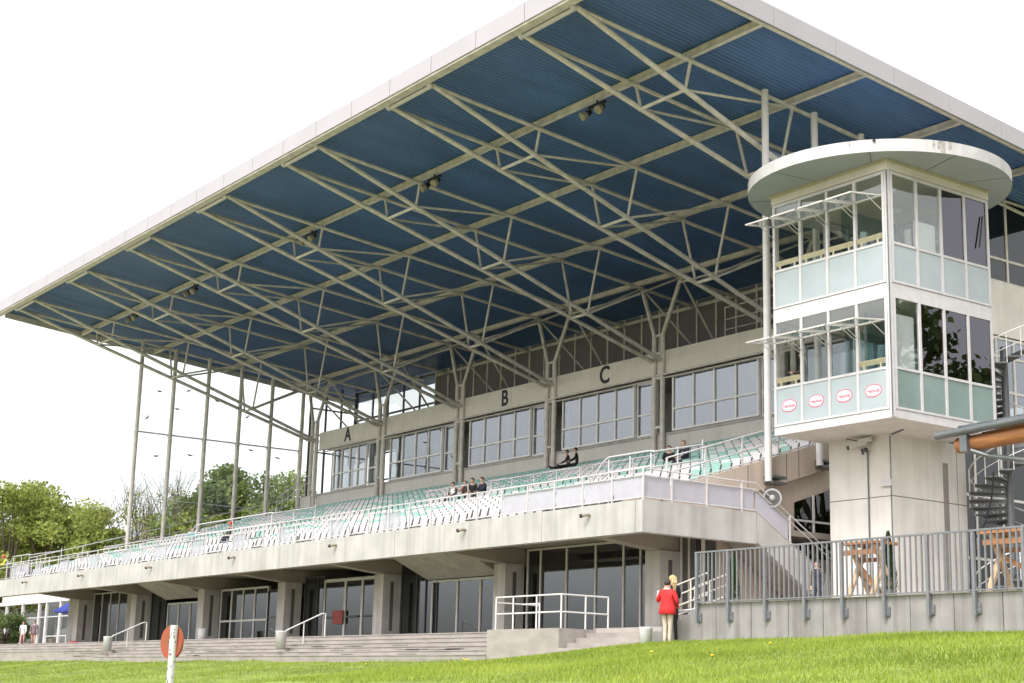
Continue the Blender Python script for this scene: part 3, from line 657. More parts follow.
mb = MB(); mb.tube((CX+CR*math.cos(R(-50)),CY+CR*math.sin(R(-50)),14.72),(CX+(CR+.07)*math.cos(R(-50)),CY+(CR+.07)*math.sin(R(-50)),14.69),.05); mb.build('overflow_spout', M['dark_metal'], cp)
mb = MB(); mb.bar((4.6,6.9,10.3),(5.3,6.9,10.3),.6,.05); mb.box(4.2,5.2,8.2,9.6,6.42,8.9); mb.build('cabinet', M['screen'], T)
mb = MB(); mb.box(3.5,3.6,6.2,8.8,6.42,9.9); mb.box(1.6,1.7,7.4,9.6,6.42,9.9); mb.box(1.9,2.0,7,9.6,10.3,13.9); mb.build('glass_partition', M['g_teal'], T)
mb = MB(); mb.tube((X1+.04,Y1-.35,13.4),(X1+.07,Y1-.6,12.3),.025); mb.build('window_stay', M['black'], T)

# spiral stair behind the tower
t = thing('spiral_stair', 'dark grey spiral staircase with thin rails behind the white tower', 'staircase', (4.72,11.6,0))
CXs, CYs, RS = 4.72, 11.6, 1.3
MB().tube((CXs,CYs,0),(CXs,CYs,9.4),.12,n=12).build('newel_column', M['spiral'], t)
mb = MB(); hp, lp = [], []
for i in range(44):
    a = R(150+i*21); z = .2+i*.205; a2 = a+R(20)
    def q(r, aa, zz): return (CXs+r*math.cos(aa), CYs+r*math.sin(aa), zz)
    if i == 0: steps = []
    s_ = MB(); s_.prism([q(.13,a,z),q(RS,a,z),q(RS,a2,z),q(.13,a2,z)], (0,0,.045)); s_.prism([q(.13,a,z-.12),q(RS,a,z-.06),q(RS,a,z),q(.13,a,z)], (.02*math.sin(a),-.02*math.cos(a),0)); s_.build('stair_tread', M['spiral'], t)
    hp.append(q(RS-.03,a2,z+1.0)); lp.append(q(RS-.03,a2,z+.52)); mb.tube(q(RS-.03,a2,z),q(RS-.03,a2,z+1.0),.016)
mb.path(hp,.026); mb.path(lp,.014); mb.build('stair_rail', M['steel_white'], t)

# ------------------------------------------------------------------ deck railings
t = thing('guard_railing', 'white tube railing along the front edge and end of the seating deck', 'railing', (-30,.1,ZD))
mb = MB()
for z in (.97,.76,.08): mb.path([(-62.4,.08,ZD+z),(-.06,.08,ZD+z),(-.06,4.85,ZD+z),(-.06,11.0,z+.1)],.024 if z > .9 else .02)
mb.build('rail', M['white'], t)
pp = [(-.06-1.5*i,.08) for i in range(42)]+[(-.06,1.24),(-.06,2.71),(-.06,4.23)]
first = None
for (x, y) in pp:
    if first is None: first = MB().box(x-.025,x+.025,y-.025,y+.025,ZD-.003,ZD+.97).build('post', M['white'], t); bx, by = x, y
    else:
        o = first.copy(); COL.objects.link(o); o.parent = t; o.location = (x-bx, y-by, 0)
for y in (6.4,8.18,9.9):
    z = ZD-(y-4.85)*.585; MB().box(-.085,-.035,y-.025,y+.025,z-.3,z+.95).build('post', M['white'], t)
mb = MB()
for i in range(5): x = -.1-1.5*i; mb.box(x-1.42,x-.04,.12,.13,ZD+.1,ZD+.74)
mb.build('infill_panel', M['lavender'], t)
for k in range(11): x = -14.25-4.39*k; MB().box(x-1.3,x,.12,.13,ZD+.1,ZD+.72).build('infill_panel', M['infill_thin'], t)
mb = MB(); 
for a, b in ((.14,1.2),(1.28,2.67),(2.75,4.8)): mb.box(-.11,-.10,a,b,ZD+.06,ZD+.74)
mb.prism([(-.11,4.88,ZD+.7),(-.11,4.88,ZD-.0),(-.11,6.35,ZD-.85),(-.11,6.35,ZD-.05)],(.01,0,0)); mb.build('infill_panel', M['lavender'], t)
# parapet rail up the side wall
t = thing('handrail', 'sloping white handrail on top of the tan side wall of the seats', 'handrail', (-1.85,8,6))
mb = MB(); a, b = 2.6, 18
for h in (1.0,.5,.06): mb.tube((-1.85,a,sw(a)+h),(-1.85,b,sw(b)+h),.026)
mb.build('rail', M['white'], t)
for y in (2.6,4.3,6.0,7.7,9.4,11.1): MB().box(-1.875,-1.825,y-.025,y+.025,sw(y)-.02,sw(y)+1.0).build('post', M['white'], t)
t = thing('handrail', 'sloping white handrail at the far end of the stand below the glass screen', 'handrail', (-57.4,8,6))
mb = MB()
for h in (1.05,.55): mb.tube((-57.45,.6,ZD+.2+h),(-57.45,18,ZD+.2+h+17.4*.30),.028)
mb.build('rail', M['white'], t)
for y in (1.0,3.8,6.6,9.4,12.2,15.0): z = ZD+.2+(y-.6)*.30; MB().box(-57.475,-57.425,y-.025,y+.025,z-.3,z+1.05).build('post', M['white'], t)
# guard rails round the stair openings
def vom(x0, x1, y0, y1, label, panel):
    t = thing('stair_guard', label, 'railing', ((x0+x1)/2,(y0+y1)/2,row_z(2)), 'stair opening guards')
    mb = MB(); zz = lambda y: row_z(0)+SL*(y-.78)
    for h in (1.78,1.25):
        mb.path([(x0-.9,y0,zz(y0)+h-.75),(x0-.35,y0,zz(y0)+h-.15),(x0,y0,zz(y0)+h),(x1-.15,y0,zz(y0)+h),(x1,y0+.1,zz(y0)+h-.03),(x1,y1,zz(y1)+h-.25)],.034)
    for (x, y) in ((x0,y0),((x0+x1)/2,y0),(x1-.05,y0),(x1,(y0+y1)/2),(x1,y1)): mb.tube((x,y,zz(y)-.1),(x,y,zz(y)+1.7),.028)
    mb.build('rail', M['white'], t)
    if panel:
        mb = MB(); mb.prism([(x0+.04,y0+.05,zz(y0)-.05),(x1-.04,y0+.05,zz(y0)-.05),(x1-.04,y0+.05,zz(y0)+1.2),(x0+.04,y0+.05,zz(y0)+1.2)],(0,.02,0)); mb.build('infill_panel', M['lavender'], t)
vom(-5.7,-3.4,3.3,5.6,'curved white guard rail round the stair opening nearest the tower',False)
vom(-39.8,-31.2,3.3,5.6,'long white guard rail round the stair opening below the glass screen',False)
vom(-63.6,-60.6,1.6,3.6,'white panelled stair guard at the far left end of the deck',True)
# cross aisle rails between the seat blocks
def aisle(x0, x1, y, label, n):
    t = thing('aisle_rail', label, 'railing', ((x0+x1)/2,y,row_z(5)), 'rails along the cross aisle')
    z = row_z(0)+SL*(y-.78); mb = MB()
    for h in (1.25,.85): mb.tube((x0,y,z+h),(x1,y,z+h),.026)
    mb.build('rail', M['white'], t)
    for i in range(n): x = x0+(x1-x0)*i/(n-1); MB().tube((x,y,z-.1),(x,y,z+1.25),.024).build('post', M['white'], t)
aisle(-24.6,-21.3,7.9,'short white rail in front of the four seated people',3)
aisle(-19.5,-13.2,7.9,'white aisle rail right of the four seated people',5)
aisle(-12.4,-8.6,7.9,'white aisle rail left of the two seated men',4)
aisle(-56,-42,4.6,'white aisle rail in the far seat block by the glass screen',8)

# ------------------------------------------------------------------ seats
def seat_mesh(name, m):
    mb = MB(); w = .225
    prof = [(-.36,.40),(-.33,.43),(-.05,.385),(.03,.41),(.07,.52),(.12,.80),(.14,.845)]   # y, z shell from front lip to top of back
    th = .028
    for a, b in zip(prof[:-1], prof[1:]):
        n = Vector((0, -(b[1]-a[1]), b[0]-a[0])).normalized()*-th
        mb.prism([(-w,a[0],a[1]),(w,a[0],a[1]),(w,b[0],b[1]),(-w,b[0],b[1])], (0,n.y,n.z))
    mb.box(-.04,.04,-.15,.1,.0,.37,1)
    mb.prism([(.236,-.1,.3),(.236,.02,.3),(.236,.15,.78),(.236,.10,.80),(.236,.0,.45),(.236,-.1,.42)],(.03,0,0),1)  # dark side strip stands in for the shade in gaps between seats
    me_o = mb.build(name, [m, M['seat_leg_gap_shade']]); me = me_o.data; bpy.data.objects.remove(me_o); return me
SM = {c: seat_mesh('stadium_seat', M['seat_'+c]) for c in ('white','green')}
seats = []
for r in range(ROWS):
    nx = int(59.4/.525)
    for i in range(nx):
        x = -2.35-.525*i
        if r == 0 and (x > -6.5 or ((x+6.5) % 4.39) < 1.25): continue
        if r in (1,) and x > -4.0: continue
        if r < 5 and -5.9 < x < -3.2 and 2.6 < row_y(r) < 6: continue
        if r < 5 and -39.8 < x < -31 and 2.6 < row_y(r) < 5.7: continue
        if 7.2 < row_y(r) < 8.1 and x < -8: continue                      # cross aisle
        bl = math.sin(i*.83+r*1.7)+math.sin(i*.31-r*.9)+random.uniform(-.9,.9)
        c = 'green' if (r >= ROWS-2 or (r >= 2 and bl > (.55 if r < 8 else .15))) else 'white'
        seats.append((x, row_y(r)+.1, row_z(r), c, r))
cam_p = Vector((36.29,-30.87,-2.19))
def seat_rank(s):
    d = (Vector(s[:3])-cam_p).length
    return d + (0 if s[4] == 0 else 4 if s[4] > 12 else 9)
order = sorted(seats, key=seat_rank)
for x, y, z, c, r in order[:298]:
    o = link('stadium_seat', SM[c], None, Vector((x, y, z)))
    o.rotation_euler.z = random.uniform(-.02,.02)
    tag(o, ('pale green' if c == 'green' else 'white')+' plastic seat bolted in a row on the raked stand', 'seat', ('green' if c == 'green' else 'white')+' seats in the raked rows')
for c in ('white','green'):
    vs = []; fs = []; me = SM[c]; bv = [v.co[:] for v in me.vertices]; bf = [[list(p.vertices) for p in me.polygons if p.material_index == q] for q in (0,1)]; mb = MB()
    for x, y, z, cc, r in order[298:]:
        if cc == c: base_ = [(x+a, y+b, z+d) for a, b, d in bv]; o_ = len(mb.v); mb.v += base_; [(mb.f.append([i+o_ for i in f]), mb.m.append(q), mb.sm.append(False)) for q in (0,1) for f in bf[q]]
    tag(mb.build('seat_rows', [M['seat_'+c], M['seat_leg_gap_shade']]), ('pale green' if c == 'green' else 'white')+' plastic seats filling the farther raked rows', 'seats', kind='stuff')

# ------------------------------------------------------------------ horn loudspeaker
t = thing('horn_loudspeaker', 'grey round horn loudspeaker beside the top of the white stair rail', 'loudspeaker', (-.3,5.8,3.2))
d = Vector((.75,-.62,-.12)).normalized(); c = Vector((-.30,5.80,4.27)); mb = MB()
for a, b, r1, r2 in ((-.05,.12,.1,.12),(.12,.26,.12,.2),(.26,.36,.2,.31)): mb.tube(c+d*a, c+d*b, r1, r2, 20)
mb.build('horn', M['horn'], t)
MB().tube(c+d*.362, c+d*.37, .25, .25, 20).build('horn_mouth', M['interior'], t)
mb = MB(); mb.tube(c+d*.37, c+d*.43, .10, .05, 12); mb.build('horn_driver', M['horn'], t)
mb = MB(); mb.bar((-.3,5.80,3.2),(-.3,5.80,4.3),.05,.05); mb.build('bracket', M['dark_metal'], t)

# ------------------------------------------------------------------ terrace, wall and fence on the right
FX, FY = 7.38, -4.46
mb = MB(); mb.box(FX+.02,45,FY+.25,18,-1.5,.03); struct('terrace', mb, M['paving'])
t = thing('retaining_wall', 'grey concrete retaining wall of upright slabs below the metal fence', 'wall', (14,FY,-1))
x = FX; ws = [.65,1.21,1.21,1.08,1.28,1.21,1.15,1.21,1.2,1.2,1.2,1.2,1.2,1.2,1.2,1.2,1.2,1.2,1.2,1.2]
for w in ws:
    MB().box(x+.012,x+w-.012,FY+random.uniform(0,.004),FY+.24,-1.6,.04).build('wall_slab', M['wall_grey'], t); x += w
MB().box(FX+.02,x-.02,FY+.02,FY+.22,-1.6,.03).build('joint_backing', M['seam'], t)
MB().box(FX,FX+.24,FY+.25,1.2,-1.6,.035).build('end_wall', M['wall_grey'], t)
mb = MB(); mb.box(FX-.01,x,FY-.015,FY+.26,.041,.062); mb.build('coping', M['concrete'], t)
t = thing('metal_fence', 'galvanised upright bar fence along the terrace edge', 'fence', (14,FY,0))
mb = MB(); mb.box(FX-.02,27,FY-.1,FY-.05,1.28,1.32); mb.box(FX-.02,27,FY-.095,FY-.055,.07,.10); mb.build('fence_rail', M['galv'], t)
px_ = [7.42,8.53,9.78,11.03,12.18,13.38,14.58,15.76,16.98,18.2]
pm = None
for x in px_:
    if pm is None:
        mb = MB(); mb.box(x-.035,x+.035,FY-.11,FY-.04,-.42,1.28); pm = mb.build('fence_post', M['galv'], t)
        mb = MB(); mb.box(x-.03,x+.11,FY-.04,FY-.004,-.38,-.18); mb.tube((x+.07,FY-.055,-.23),(x+.07,FY-.02,-.23),.018); mb.tube((x+.07,FY-.055,-.33),(x+.07,FY-.02,-.33),.018); pf = mb.build('fixing_plate', M['galv'], pm)
    else:
        o = pm.copy(); COL.objects.link(o); o.parent = t; o.location = (x-px_[0],0,0); q = pf.copy(); COL.objects.link(q); q.parent = o
bm0 = None
for a, b in zip(px_[:-1], px_[1:]):
    for i in range(1, 8):
        x = a+(b-a)*i/8
        if bm0 is None: bm0 = MB().box(x-.017,x+.017,FY-.09,FY-.06,.10,1.28).build('fence_bar', M['galv'], t); b0 = x
        else: o = bm0.copy(); COL.objects.link(o); o.parent = t; o.location = (x-b0,0,0)
# stair up to the terrace with its rails
t = thing('terrace_stair', 'grey side steps with thin rails climbing to the terrace', 'stairs', (6,-2,-.2))
mb = MB()
for i in range(5): mb.box(3.5+.4*i, 3.5+.4*(i+1)-.002+(2.2 if i == 4 else 0), -2.6, -1.3, -1.3, -.62+.14*(i+1))
mb.build('stair_flight', M['wall_grey'], t)
mb = MB()
for y in (-2.0,-1.3):
    for h in (.68,.40,.10,-.14): mb.tube((3.75,y,h+.093),(5.1,y,h+.40),.03 if h == .10 else .022)
    for x in (3.8,4.4,5.1): mb.tube((x,y,-.75),(x,y,.57+(x-2.9)*.227),.022)
mb.build('stair_rail', M['steel'], t)
def bar_table(cx, cy, L, label):
    t = thing('picnic_table', label, 'table', (cx,cy,.03), 'timber tables on the terrace')
    mb = MB(); mb.box(cx-L/2,cx+L/2,cy-.4,cy+.4,1.36,1.42); mb.box(cx-L/2+.1,cx+L/2-.1,cy-.36,cy-.31,1.12,1.24); mb.build('table_top', M['wood'], t)
    for s in (-1,1):
        x = cx+s*(L/2-.22); mb = MB()
        mb.bar((x,cy-.42,.03),(x,cy+.3,1.36),.07,.13,up=(1,0,0)); mb.bar((x+.075,cy+.42,.03),(x+.075,cy-.3,1.36),.07,.13,up=(1,0,0)); mb.build('trestle_leg', M['wood_pale'], t)
    mb = MB(); mb.bar((cx-L/2+.2,cy,.95),(cx+L/2-.2,cy,.18),.05,.11); mb.bar((cx-L/2+.2,cy,1.02),(cx+L/2-.2,cy,1.02),.05,.1); mb.box(cx-L/2+.1,cx+L/2-.1,cy-.5,cy-.2,.06,.12); mb.build('brace', M['wood'], t)
bar_table(11.55,-2.9,1.15,'tall orange timber table with crossed legs in front of the tower shaft')
bar_table(16.0,-3.0,2.0,'tall timber table with crossed legs under the kiosk roof at right')
# conifers in tubs
def cypress(x, y, h, label):
    t = thing('conifer', label, 'plant', (x,y,.03), 'slim conifers on the terrace')
    MB().lathe([(0,.03),(.13,.03),(.17,.34),(.15,.34),(0,.31)],(x,y,0),16).build('pot', M['dark_metal'], t)
    n = 1600; a = rng.uniform(0,2*math.pi,n); u = rng.random(n)**.8; r = .21*(1-u)**.7*np.sqrt(rng.uniform(.2,1,n)); z = .33+u*h
    mb = MB()
    for i in range(n):
        c = Vector((x+r[i]*math.cos(a[i]), y+r[i]*math.sin(a[i]), z[i])); dd = Vector((math.cos(a[i])*.4, math.sin(a[i])*.4, 1)).normalized()*.09; sd = Vector((-math.sin(a[i]),math.cos(a[i]),0))*.02
        mb.add([c-sd, c+sd, c+dd], [(0,1,2)])
    mb.build('foliage', leafmat('conifer_foliage', (.012,.03,.012), (.035,.075,.025), .15), t)
cypress(11.95,-2.7,1.3,'slim dark conifer beside the timber table near the tower')
cypress(5.95,-1.9,1.2,'slim dark conifer behind the left end of the metal fence')
# kiosk roof at the right edge
t = thing('timber_kiosk', 'timber kiosk roof with zinc edge and gutter at the right edge', 'kiosk', (14.5,0,0))
mb = MB(); A = [(12.2,-1.05,4.14),(17.2,-1.05,4.32),(17.2,3.4,5.3),(13.3,3.4,5.15)]
mb.prism(A,(0,0,.05)); 
for i in range(1,9):
    a = Vector(A[0]).lerp(Vector(A[1]), i/9); b = Vector(A[3]).lerp(Vector(A[2]), i/9); mb.tube(a+Vector((0,0,.07)), b+Vector((0,0,.07)), .03)
mb.build('roof', M['zinc'], t)
mb = MB(); mb.tube((12.15,-1.12,4.07),(17.2,-1.12,4.29),.10,n=12); mb.box(12.85,13.05,-1.15,-1.0,3.62,4.02); mb.path([(12.95,-1.0,3.68),(13.4,-.8,3.5),(14.5,-.8,3.28),(17,-.8,3.1)],.06,8); mb.build('gutter', M['zinc'], t)
mb = MB(); mb.tube((12.6,-.85,3.82),(17.2,-.85,3.99),.19,n=18); mb.build('eaves_log', M['wood'], t)
mb = MB()
for x in (13.2,14.4,15.6,16.8): mb.bar((x,-.7,4.02),(x,3.3,5.05),.09,.16)
for x in (14.95,17.0):
    for y in (-.7,3.2): mb.box(x-.09,x+.09,y-.09,y+.09,.03,3.8 if y < 0 else 5.0)
mb.build('timber_frame', M['wood'], t)
o = MB().path([(13.6,-.9,3.1),(13.35,-.7,2.5),(13.05,-.6,1.95),(12.75,-.55,1.65),(12.55,-.5,1.3),(12.48,-.5,.06)],.022).build('hanging_cable', M['black']); tag(o,'black cable hanging from the kiosk roof to the terrace','cable')
# ------------------------------------------------------------------ small things on the steps
def handrail(x, y, label, cat_label):
    t = thing('step_handrail', label, 'handrail', (x,y,-1.2), 'handrails on the stone steps')
    mb = MB(); mb.path([(x,-1.3,-.15),(x,-1.05,.02),(x,.45,.72),(x,.62,.72),(x,.62,ZF)],.03); mb.tube((x,-.35,.35),(x,-.35,-.9),.025); mb.build('rail', M['steel_white'], t)
    o = MB().lathe([(0,-.75),(.2,-.75),(.22,-.1),(.23,-.07),(.2,-.05),(0,-.08)],(x,-1.35,0),24).build('litter_bin', M['bin']); tag(o, cat_label, 'bin', 'white bins at the handrails')
handrail(-20.6,-.6,'white handrail on the steps in front of the middle doors','white cylindrical bin at the foot of the middle handrail')
handrail(-39.0,-.6,'white handrail on the steps left of the red disc post','white cylindrical bin at the foot of the left handrail')
o = MB().lathe([(0,-1.0),(.165,-1.0),(.18,-.44),(.185,-.40),(.165,-.39),(0,-.42)],(3.83,-3.1,0),24).build('litter_bin', M['bin']); tag(o,'white bin beside the person in the red jacket','bin','white bins at the handrails')
t = thing('step_handrail','short curved white rail behind the person in the red jacket','handrail',(4.1,-2.4,-1)); MB().path([(4.05,-2.6,-.95),(4.05,-2.6,-.1),(4.2,-2.4,.05),(4.6,-2.0,.12),(5.0,-1.6,.2)],.03).build('rail', M['steel_white'], t)
o = MB().lathe([(0,ZF),(.22,ZF),(.24,.45),(.2,.47),(0,.44)],(-36.2,2.4,0),20).build('litter_bin', M['bin']); tag(o,'pale bin standing beside a dark pillar at the left','bin')
mb = MB(); mb.ball((-54.6,2.7,-.08),.5,2,sc=(1.3,.6,.26)); mb.ball((-53.6,2.8,-.12),.35,2,sc=(1.2,.6,.25)); o = mb.build('red_tarpaulin', M['red']); tag(o,'crumpled red tarpaulin lying by the far left pillar','tarpaulin')
# post with a red disc on the lawn
pz = float(lawn_z(15.3,-21.7)); c = Vector((15.3,-21.66,-1.62)); vd = Vector((.80,-.60,0))
t = thing('marker_post', 'chipped white marker post with a faded red disc standing on the lawn', 'post', (15.25,-21.7,pz))
mb = MB(); mb.tube((15.19,-21.63,pz-.1),(15.32,-21.68,-1.40),.054,n=14); p = mb.build('post', M['post_white'], t)
mb = MB()
for k in range(22):
    z = random.uniform(-2.5,-1.42); f_ = (z-pz)/( -1.4-pz); ax = 15.19+.13*f_; a = R(random.uniform(-95,20)); 
    cc = Vector((ax+.056*math.cos(a), -21.635-.04*f_+.056*math.sin(a), z)); mb.ball(cc, .012, 1, sc=(.8,.8,random.uniform(.8,2.6)))
mb.build('chipped_patch', M['seam'], p)
n = 40; e1 = Vector((.968,.249,0)); e2 = Vector((0,0,1)); nn = Vector((-.249,.968,0)); c = Vector((15.20,-21.66,-1.63))
mb = MB(); mb.prism([c+e1*.24*math.cos(2*math.pi*i/n)+e2*.24*math.sin(2*math.pi*i/n) for i in range(n)], nn*.035); mb.build('disc', M['sign_red'], t)
# ------------------------------------------------------------------ people
def person(label, loc, face, mats, pose='stand', h=1.72, hair='hair_dark', ov=None, long_hair=False, coat=None, cap=None, bag=None, cat='person', group=None, girth=1.):
    """face = heading in degrees (0 looks along -Y); mats = (legs, torso, sleeves)"""
    J = dict(pel=(0,0,.96), spi=(0,.01,1.14), che=(0,0,1.33), nek=(0,.01,1.49), hd0=(0,-.005,1.56), hd1=(0,-.02,1.64), hd2=(0,-.01,1.70))
    for s, n in ((-1,'R'),(1,'L')):
        J.update({'hip'+n:(s*.095,0,.90), 'kne'+n:(s*.10,-.02,.50), 'ank'+n:(s*.105,.025,.085), 'toe'+n:(s*.12,-.13,.035),
                  'sho'+n:(s*.175,.01,1.42), 'elb'+n:(s*.225,.03,1.14), 'wri'+n:(s*.215,-.05,.90), 'pal'+n:(s*.21,-.07,.83)})
    if pose == 'sit':
        for n, s in (('R',-1),('L',1)):
            J.update({'hip'+n:(s*.10,-.02,.50),'kne'+n:(s*.12,-.45,.52),'ank'+n:(s*.12,-.44,.09),'toe'+n:(s*.13,-.60,.035),
                      'elb'+n:(s*.23,-.10,.80),'wri'+n:(s*.12,-.36,.66),'pal'+n:(s*.07,-.43,.65)})
        for k, v in dict(pel=(0,0,.52), spi=(0,.02,.70), che=(0,-.02,.90), nek=(0,-.05,1.06), hd0=(0,-.07,1.13), hd1=(0,-.09,1.21), hd2=(0,-.08,1.27), shoR=(-.175,-.03,.99), shoL=(.175,-.03,.99)).items(): J[k] = v
    if ov: J.update(ov)
    f = h/1.745; J = {k: (v[0]*f, v[1]*f, v[2]*f) for k, v in J.items()}
    rad = dict(pel=.135, spi=.125, che=.15, nek=.055, hd0=.07, hd1=.092, hd2=.07, hip=.095, kne=.062, ank=.045, toe=.035, sho=.07, elb=.046, wri=.033, pal=.036)
    E_ = [('pel','spi'),('spi','che'),('che','nek'),('nek','hd0'),('hd0','hd1'),('hd1','hd2')]
    for n in 'RL': E_ += [('pel','hip'+n),('hip'+n,'kne'+n),('kne'+n,'ank'+n),('ank'+n,'toe'+n),('che','sho'+n),('sho'+n,'elb'+n),('elb'+n,'wri'+n),('wri'+n,'pal'+n)]
    names = list(J); idx = {k: i for i, k in enumerate(names)}
    me = bpy.data.meshes.new('skel'); me.from_pydata([J[k] for k in names], [(idx[a], idx[b]) for a, b in E_], [])
    o = bpy.data.objects.new('skel', me); COL.objects.link(o)
    md = o.modifiers.new('Skin', 'SKIN'); sb = o.modifiers.new('Sub', 'SUBSURF'); sb.levels = 1; sb.render_levels = 1
    for i, k in enumerate(names):
        r_ = rad[k] if k in rad else rad[k[:3]]
        sv = me.skin_vertices[0].data[i]; y_ = .72 if k in ('pel','spi','che') else 1.; r_ *= girth if k[:3] in ('spi','che','sho','elb','pel') else 1+(girth-1)*.4; sv.radius = (r_*f, r_*f*y_); sv.use_root = (k == 'pel')
    dg = bpy.context.evaluated_depsgraph_get(); body = bpy.data.meshes.new_from_object(o.evaluated_get(dg)); bpy.data.objects.remove(o)
    # hands: fingers and thumb, nose, ears grown on the same mesh
    bm = bmesh.new(); bm.from_mesh(body)
    def limb(p, q, r):
        t = MB(); t.tube(p, q, r, r*.75, 5); vv = [bm.verts.new(v) for v in t.v]
        for fc in t.f[:]:
            try: bm.faces.new([vv[i] for i in fc])
            except ValueError: pass
    for n, s in (('R',-1),('L',1)):
        w, p = Vector(J['wri'+n]), Vector(J['pal'+n]); d = (p-w).normalized(); sd = d.cross(Vector((0,0,1)) if abs(d.z) < .8 else Vector((0,1,0))).normalized()
        for i, ln in enumerate((.062,.075,.07,.055)):
            a = p+sd*(i-1.5)*.019*f+d*.01; b = a+d*ln*.55+Vector((0,-.004,0)); limb(a, b, .0095*f); limb(b, b+d*ln*.5+Vector((0,-.018,-.008)), .0085*f)
        limb(w+d*.02+sd*.025, w+d*.055+sd*.055, .011*f)
    hc = Vector(J['hd1']); limb(hc+Vector((0,-.085,-.005))*f, hc+Vector((0,-.112,-.022))*f, .014*f)
    for s in (-1,1): limb(hc+Vector((s*.085,.01,-.01))*f, hc+Vector((s*.1,.02,.015))*f, .02*f)
    bm.to_mesh(body); bm.free()
    mm = [M[mats[0]], M[mats[1]], M[mats[2]], M['skin'], M['black']]
    body.materials.clear(); [body.materials.append(m) for m in mm]
    segs = [(Vector(J[a]), Vector(J[b]), a, b) for a, b in E_]
    cls = {}
    for a, b in E_:
        if b[:3] in ('kne','ank'): c_ = 0
        elif b[:3] == 'hip': c_ = 0
        elif b[:3] == 'toe': c_ = 4
        elif b in ('spi','che'): c_ = 1
        elif b[:3] in ('sho','elb','wri'): c_ = 2
        elif b == 'nek': c_ = 1
        else: c_ = 3
        cls[(a,b)] = c_
    mi = []
    for p in body.polygons:
        best, bc = 9, 1
        for a, b, na, nb in segs:
            ab = b-a; t = max(0, min(1, (p.center-a).dot(ab)/ab.length_squared)); dd = (p.center-a-ab*t).length/(rad.get(nb, rad.get(nb[:3], .06)))
            if dd < best: best, bc = dd, cls[(na,nb)]
        mi.append(bc)
    body.polygons.foreach_set('material_index', mi); body.polygons.foreach_set('use_smooth', [True]*len(mi))
    body.name = 'person'; ob = link('person', body, None, Vector(loc)); ob.rotation_euler.z = R(face); tag(ob, label, cat, group)
    ORG[ob] = Vector((0,0,0))
    # hair
    mb = MB(); mb.ball(hc+Vector((0,.018,.028))*f, .104*f, 2, sc=(.92,1.0,.95))
    mb.v = [v if not (v[1] < hc.y-.045*f and v[2] < hc.z+.045*f) else (v[0]*.8, hc.y-.03*f, v[2]) for v in mb.v]
    if long_hair:
        for s in (-.05,0,.05):
            mb.tube(hc+Vector((s,.085,.07))*f, hc+Vector((s*.9,.13,-.10))*f, .034*f, .034*f, 8); mb.tube(hc+Vector((s*.9,.13,-.10))*f, hc+Vector((s*.3,.12,-.34))*f, .034*f, .008*f, 8)
    mb.build('hair', M[hair], ob)
    if cap: MB().lathe([(.115,0),(.11,.06),(.07,.11),(0,.12)],(hc.x,hc.y,hc.z+.02),14).build('cap', M[cap], ob)
    if coat:
        mb = MB(); z1 = J['spi'][2]; 
        prof = [(.150,z1+.12),(.152,z1),(.172,z1-.14),(.195,z1-.30),(.186,z1-.305),(.16,z1-.14)]
        mb.lathe([(a*f*girth, b) for a, b in prof], (0,.0,0), 20); mb.v = [(v[0], v[1]*.78, v[2]) for v in mb.v]; mb.build('coat_skirt', M[coat], ob)
        mb = MB(); nk = Vector(J['nek']); mb.lathe([(.066,-.03),(.062,.03),(.055,.03)], nk, 14); mb.build('collar', M['whitecloth'], ob)
    if bag:
        mb = MB(); c = Vector(J['che']); mb.ball(c+Vector((0,.17,-.05))*f, .17*f, 2, sc=(.85,.55,1.15)); mb.build('bag', M[bag], ob)
    return ob
arms_front = dict(elbR=(-.24,-.05,1.17), wriR=(-.10,-.27,1.22), palR=(-.06,-.33,1.27), elbL=(.24,-.02,1.15), wriL=(.12,-.24,1.12), palL=(.08,-.31,1.14))
zl = -.84
rj = person('person in a red jacket and beige trousers standing with back turned by the terrace wall', (4.93,-3.30,zl-.04), -158, ('beige','red','red'), h=1.68, coat='red', girth=1.32,
       ov=dict(kneR=(-.075,-.02,.50), ankR=(-.07,.025,.085), toeR=(-.08,-.13,.035), kneL=(.075,-.02,.50), ankL=(.07,.025,.085), toeL=(.08,-.13,.035), shoR=(-.195,.01,1.41), shoL=(.195,.01,1.41), elbR=(-.29,.0,1.18), wriR=(-.22,-.18,1.02), palR=(-.17,-.25,1.02), elbL=(.31,-.02,1.17), wriL=(.36,-.22,1.26), palL=(.37,-.29,1.31)))
mb = MB(); mb.prism([(.33,-.34,1.22),(.47,-.30,1.24),(.46,-.32,1.44),(.32,-.36,1.42)],(0,.006,0)); mb.build('held_papers', M['whitecloth'], rj)
p = person('person with a blonde ponytail in dark clothes standing behind the red jacket', (4.47,-2.72,zl+.06), -100, ('blackcloth','blackcloth','blackcloth'), h=1.76, girth=1.12, hair='hair_blonde', long_hair=True, ov=arms_front)

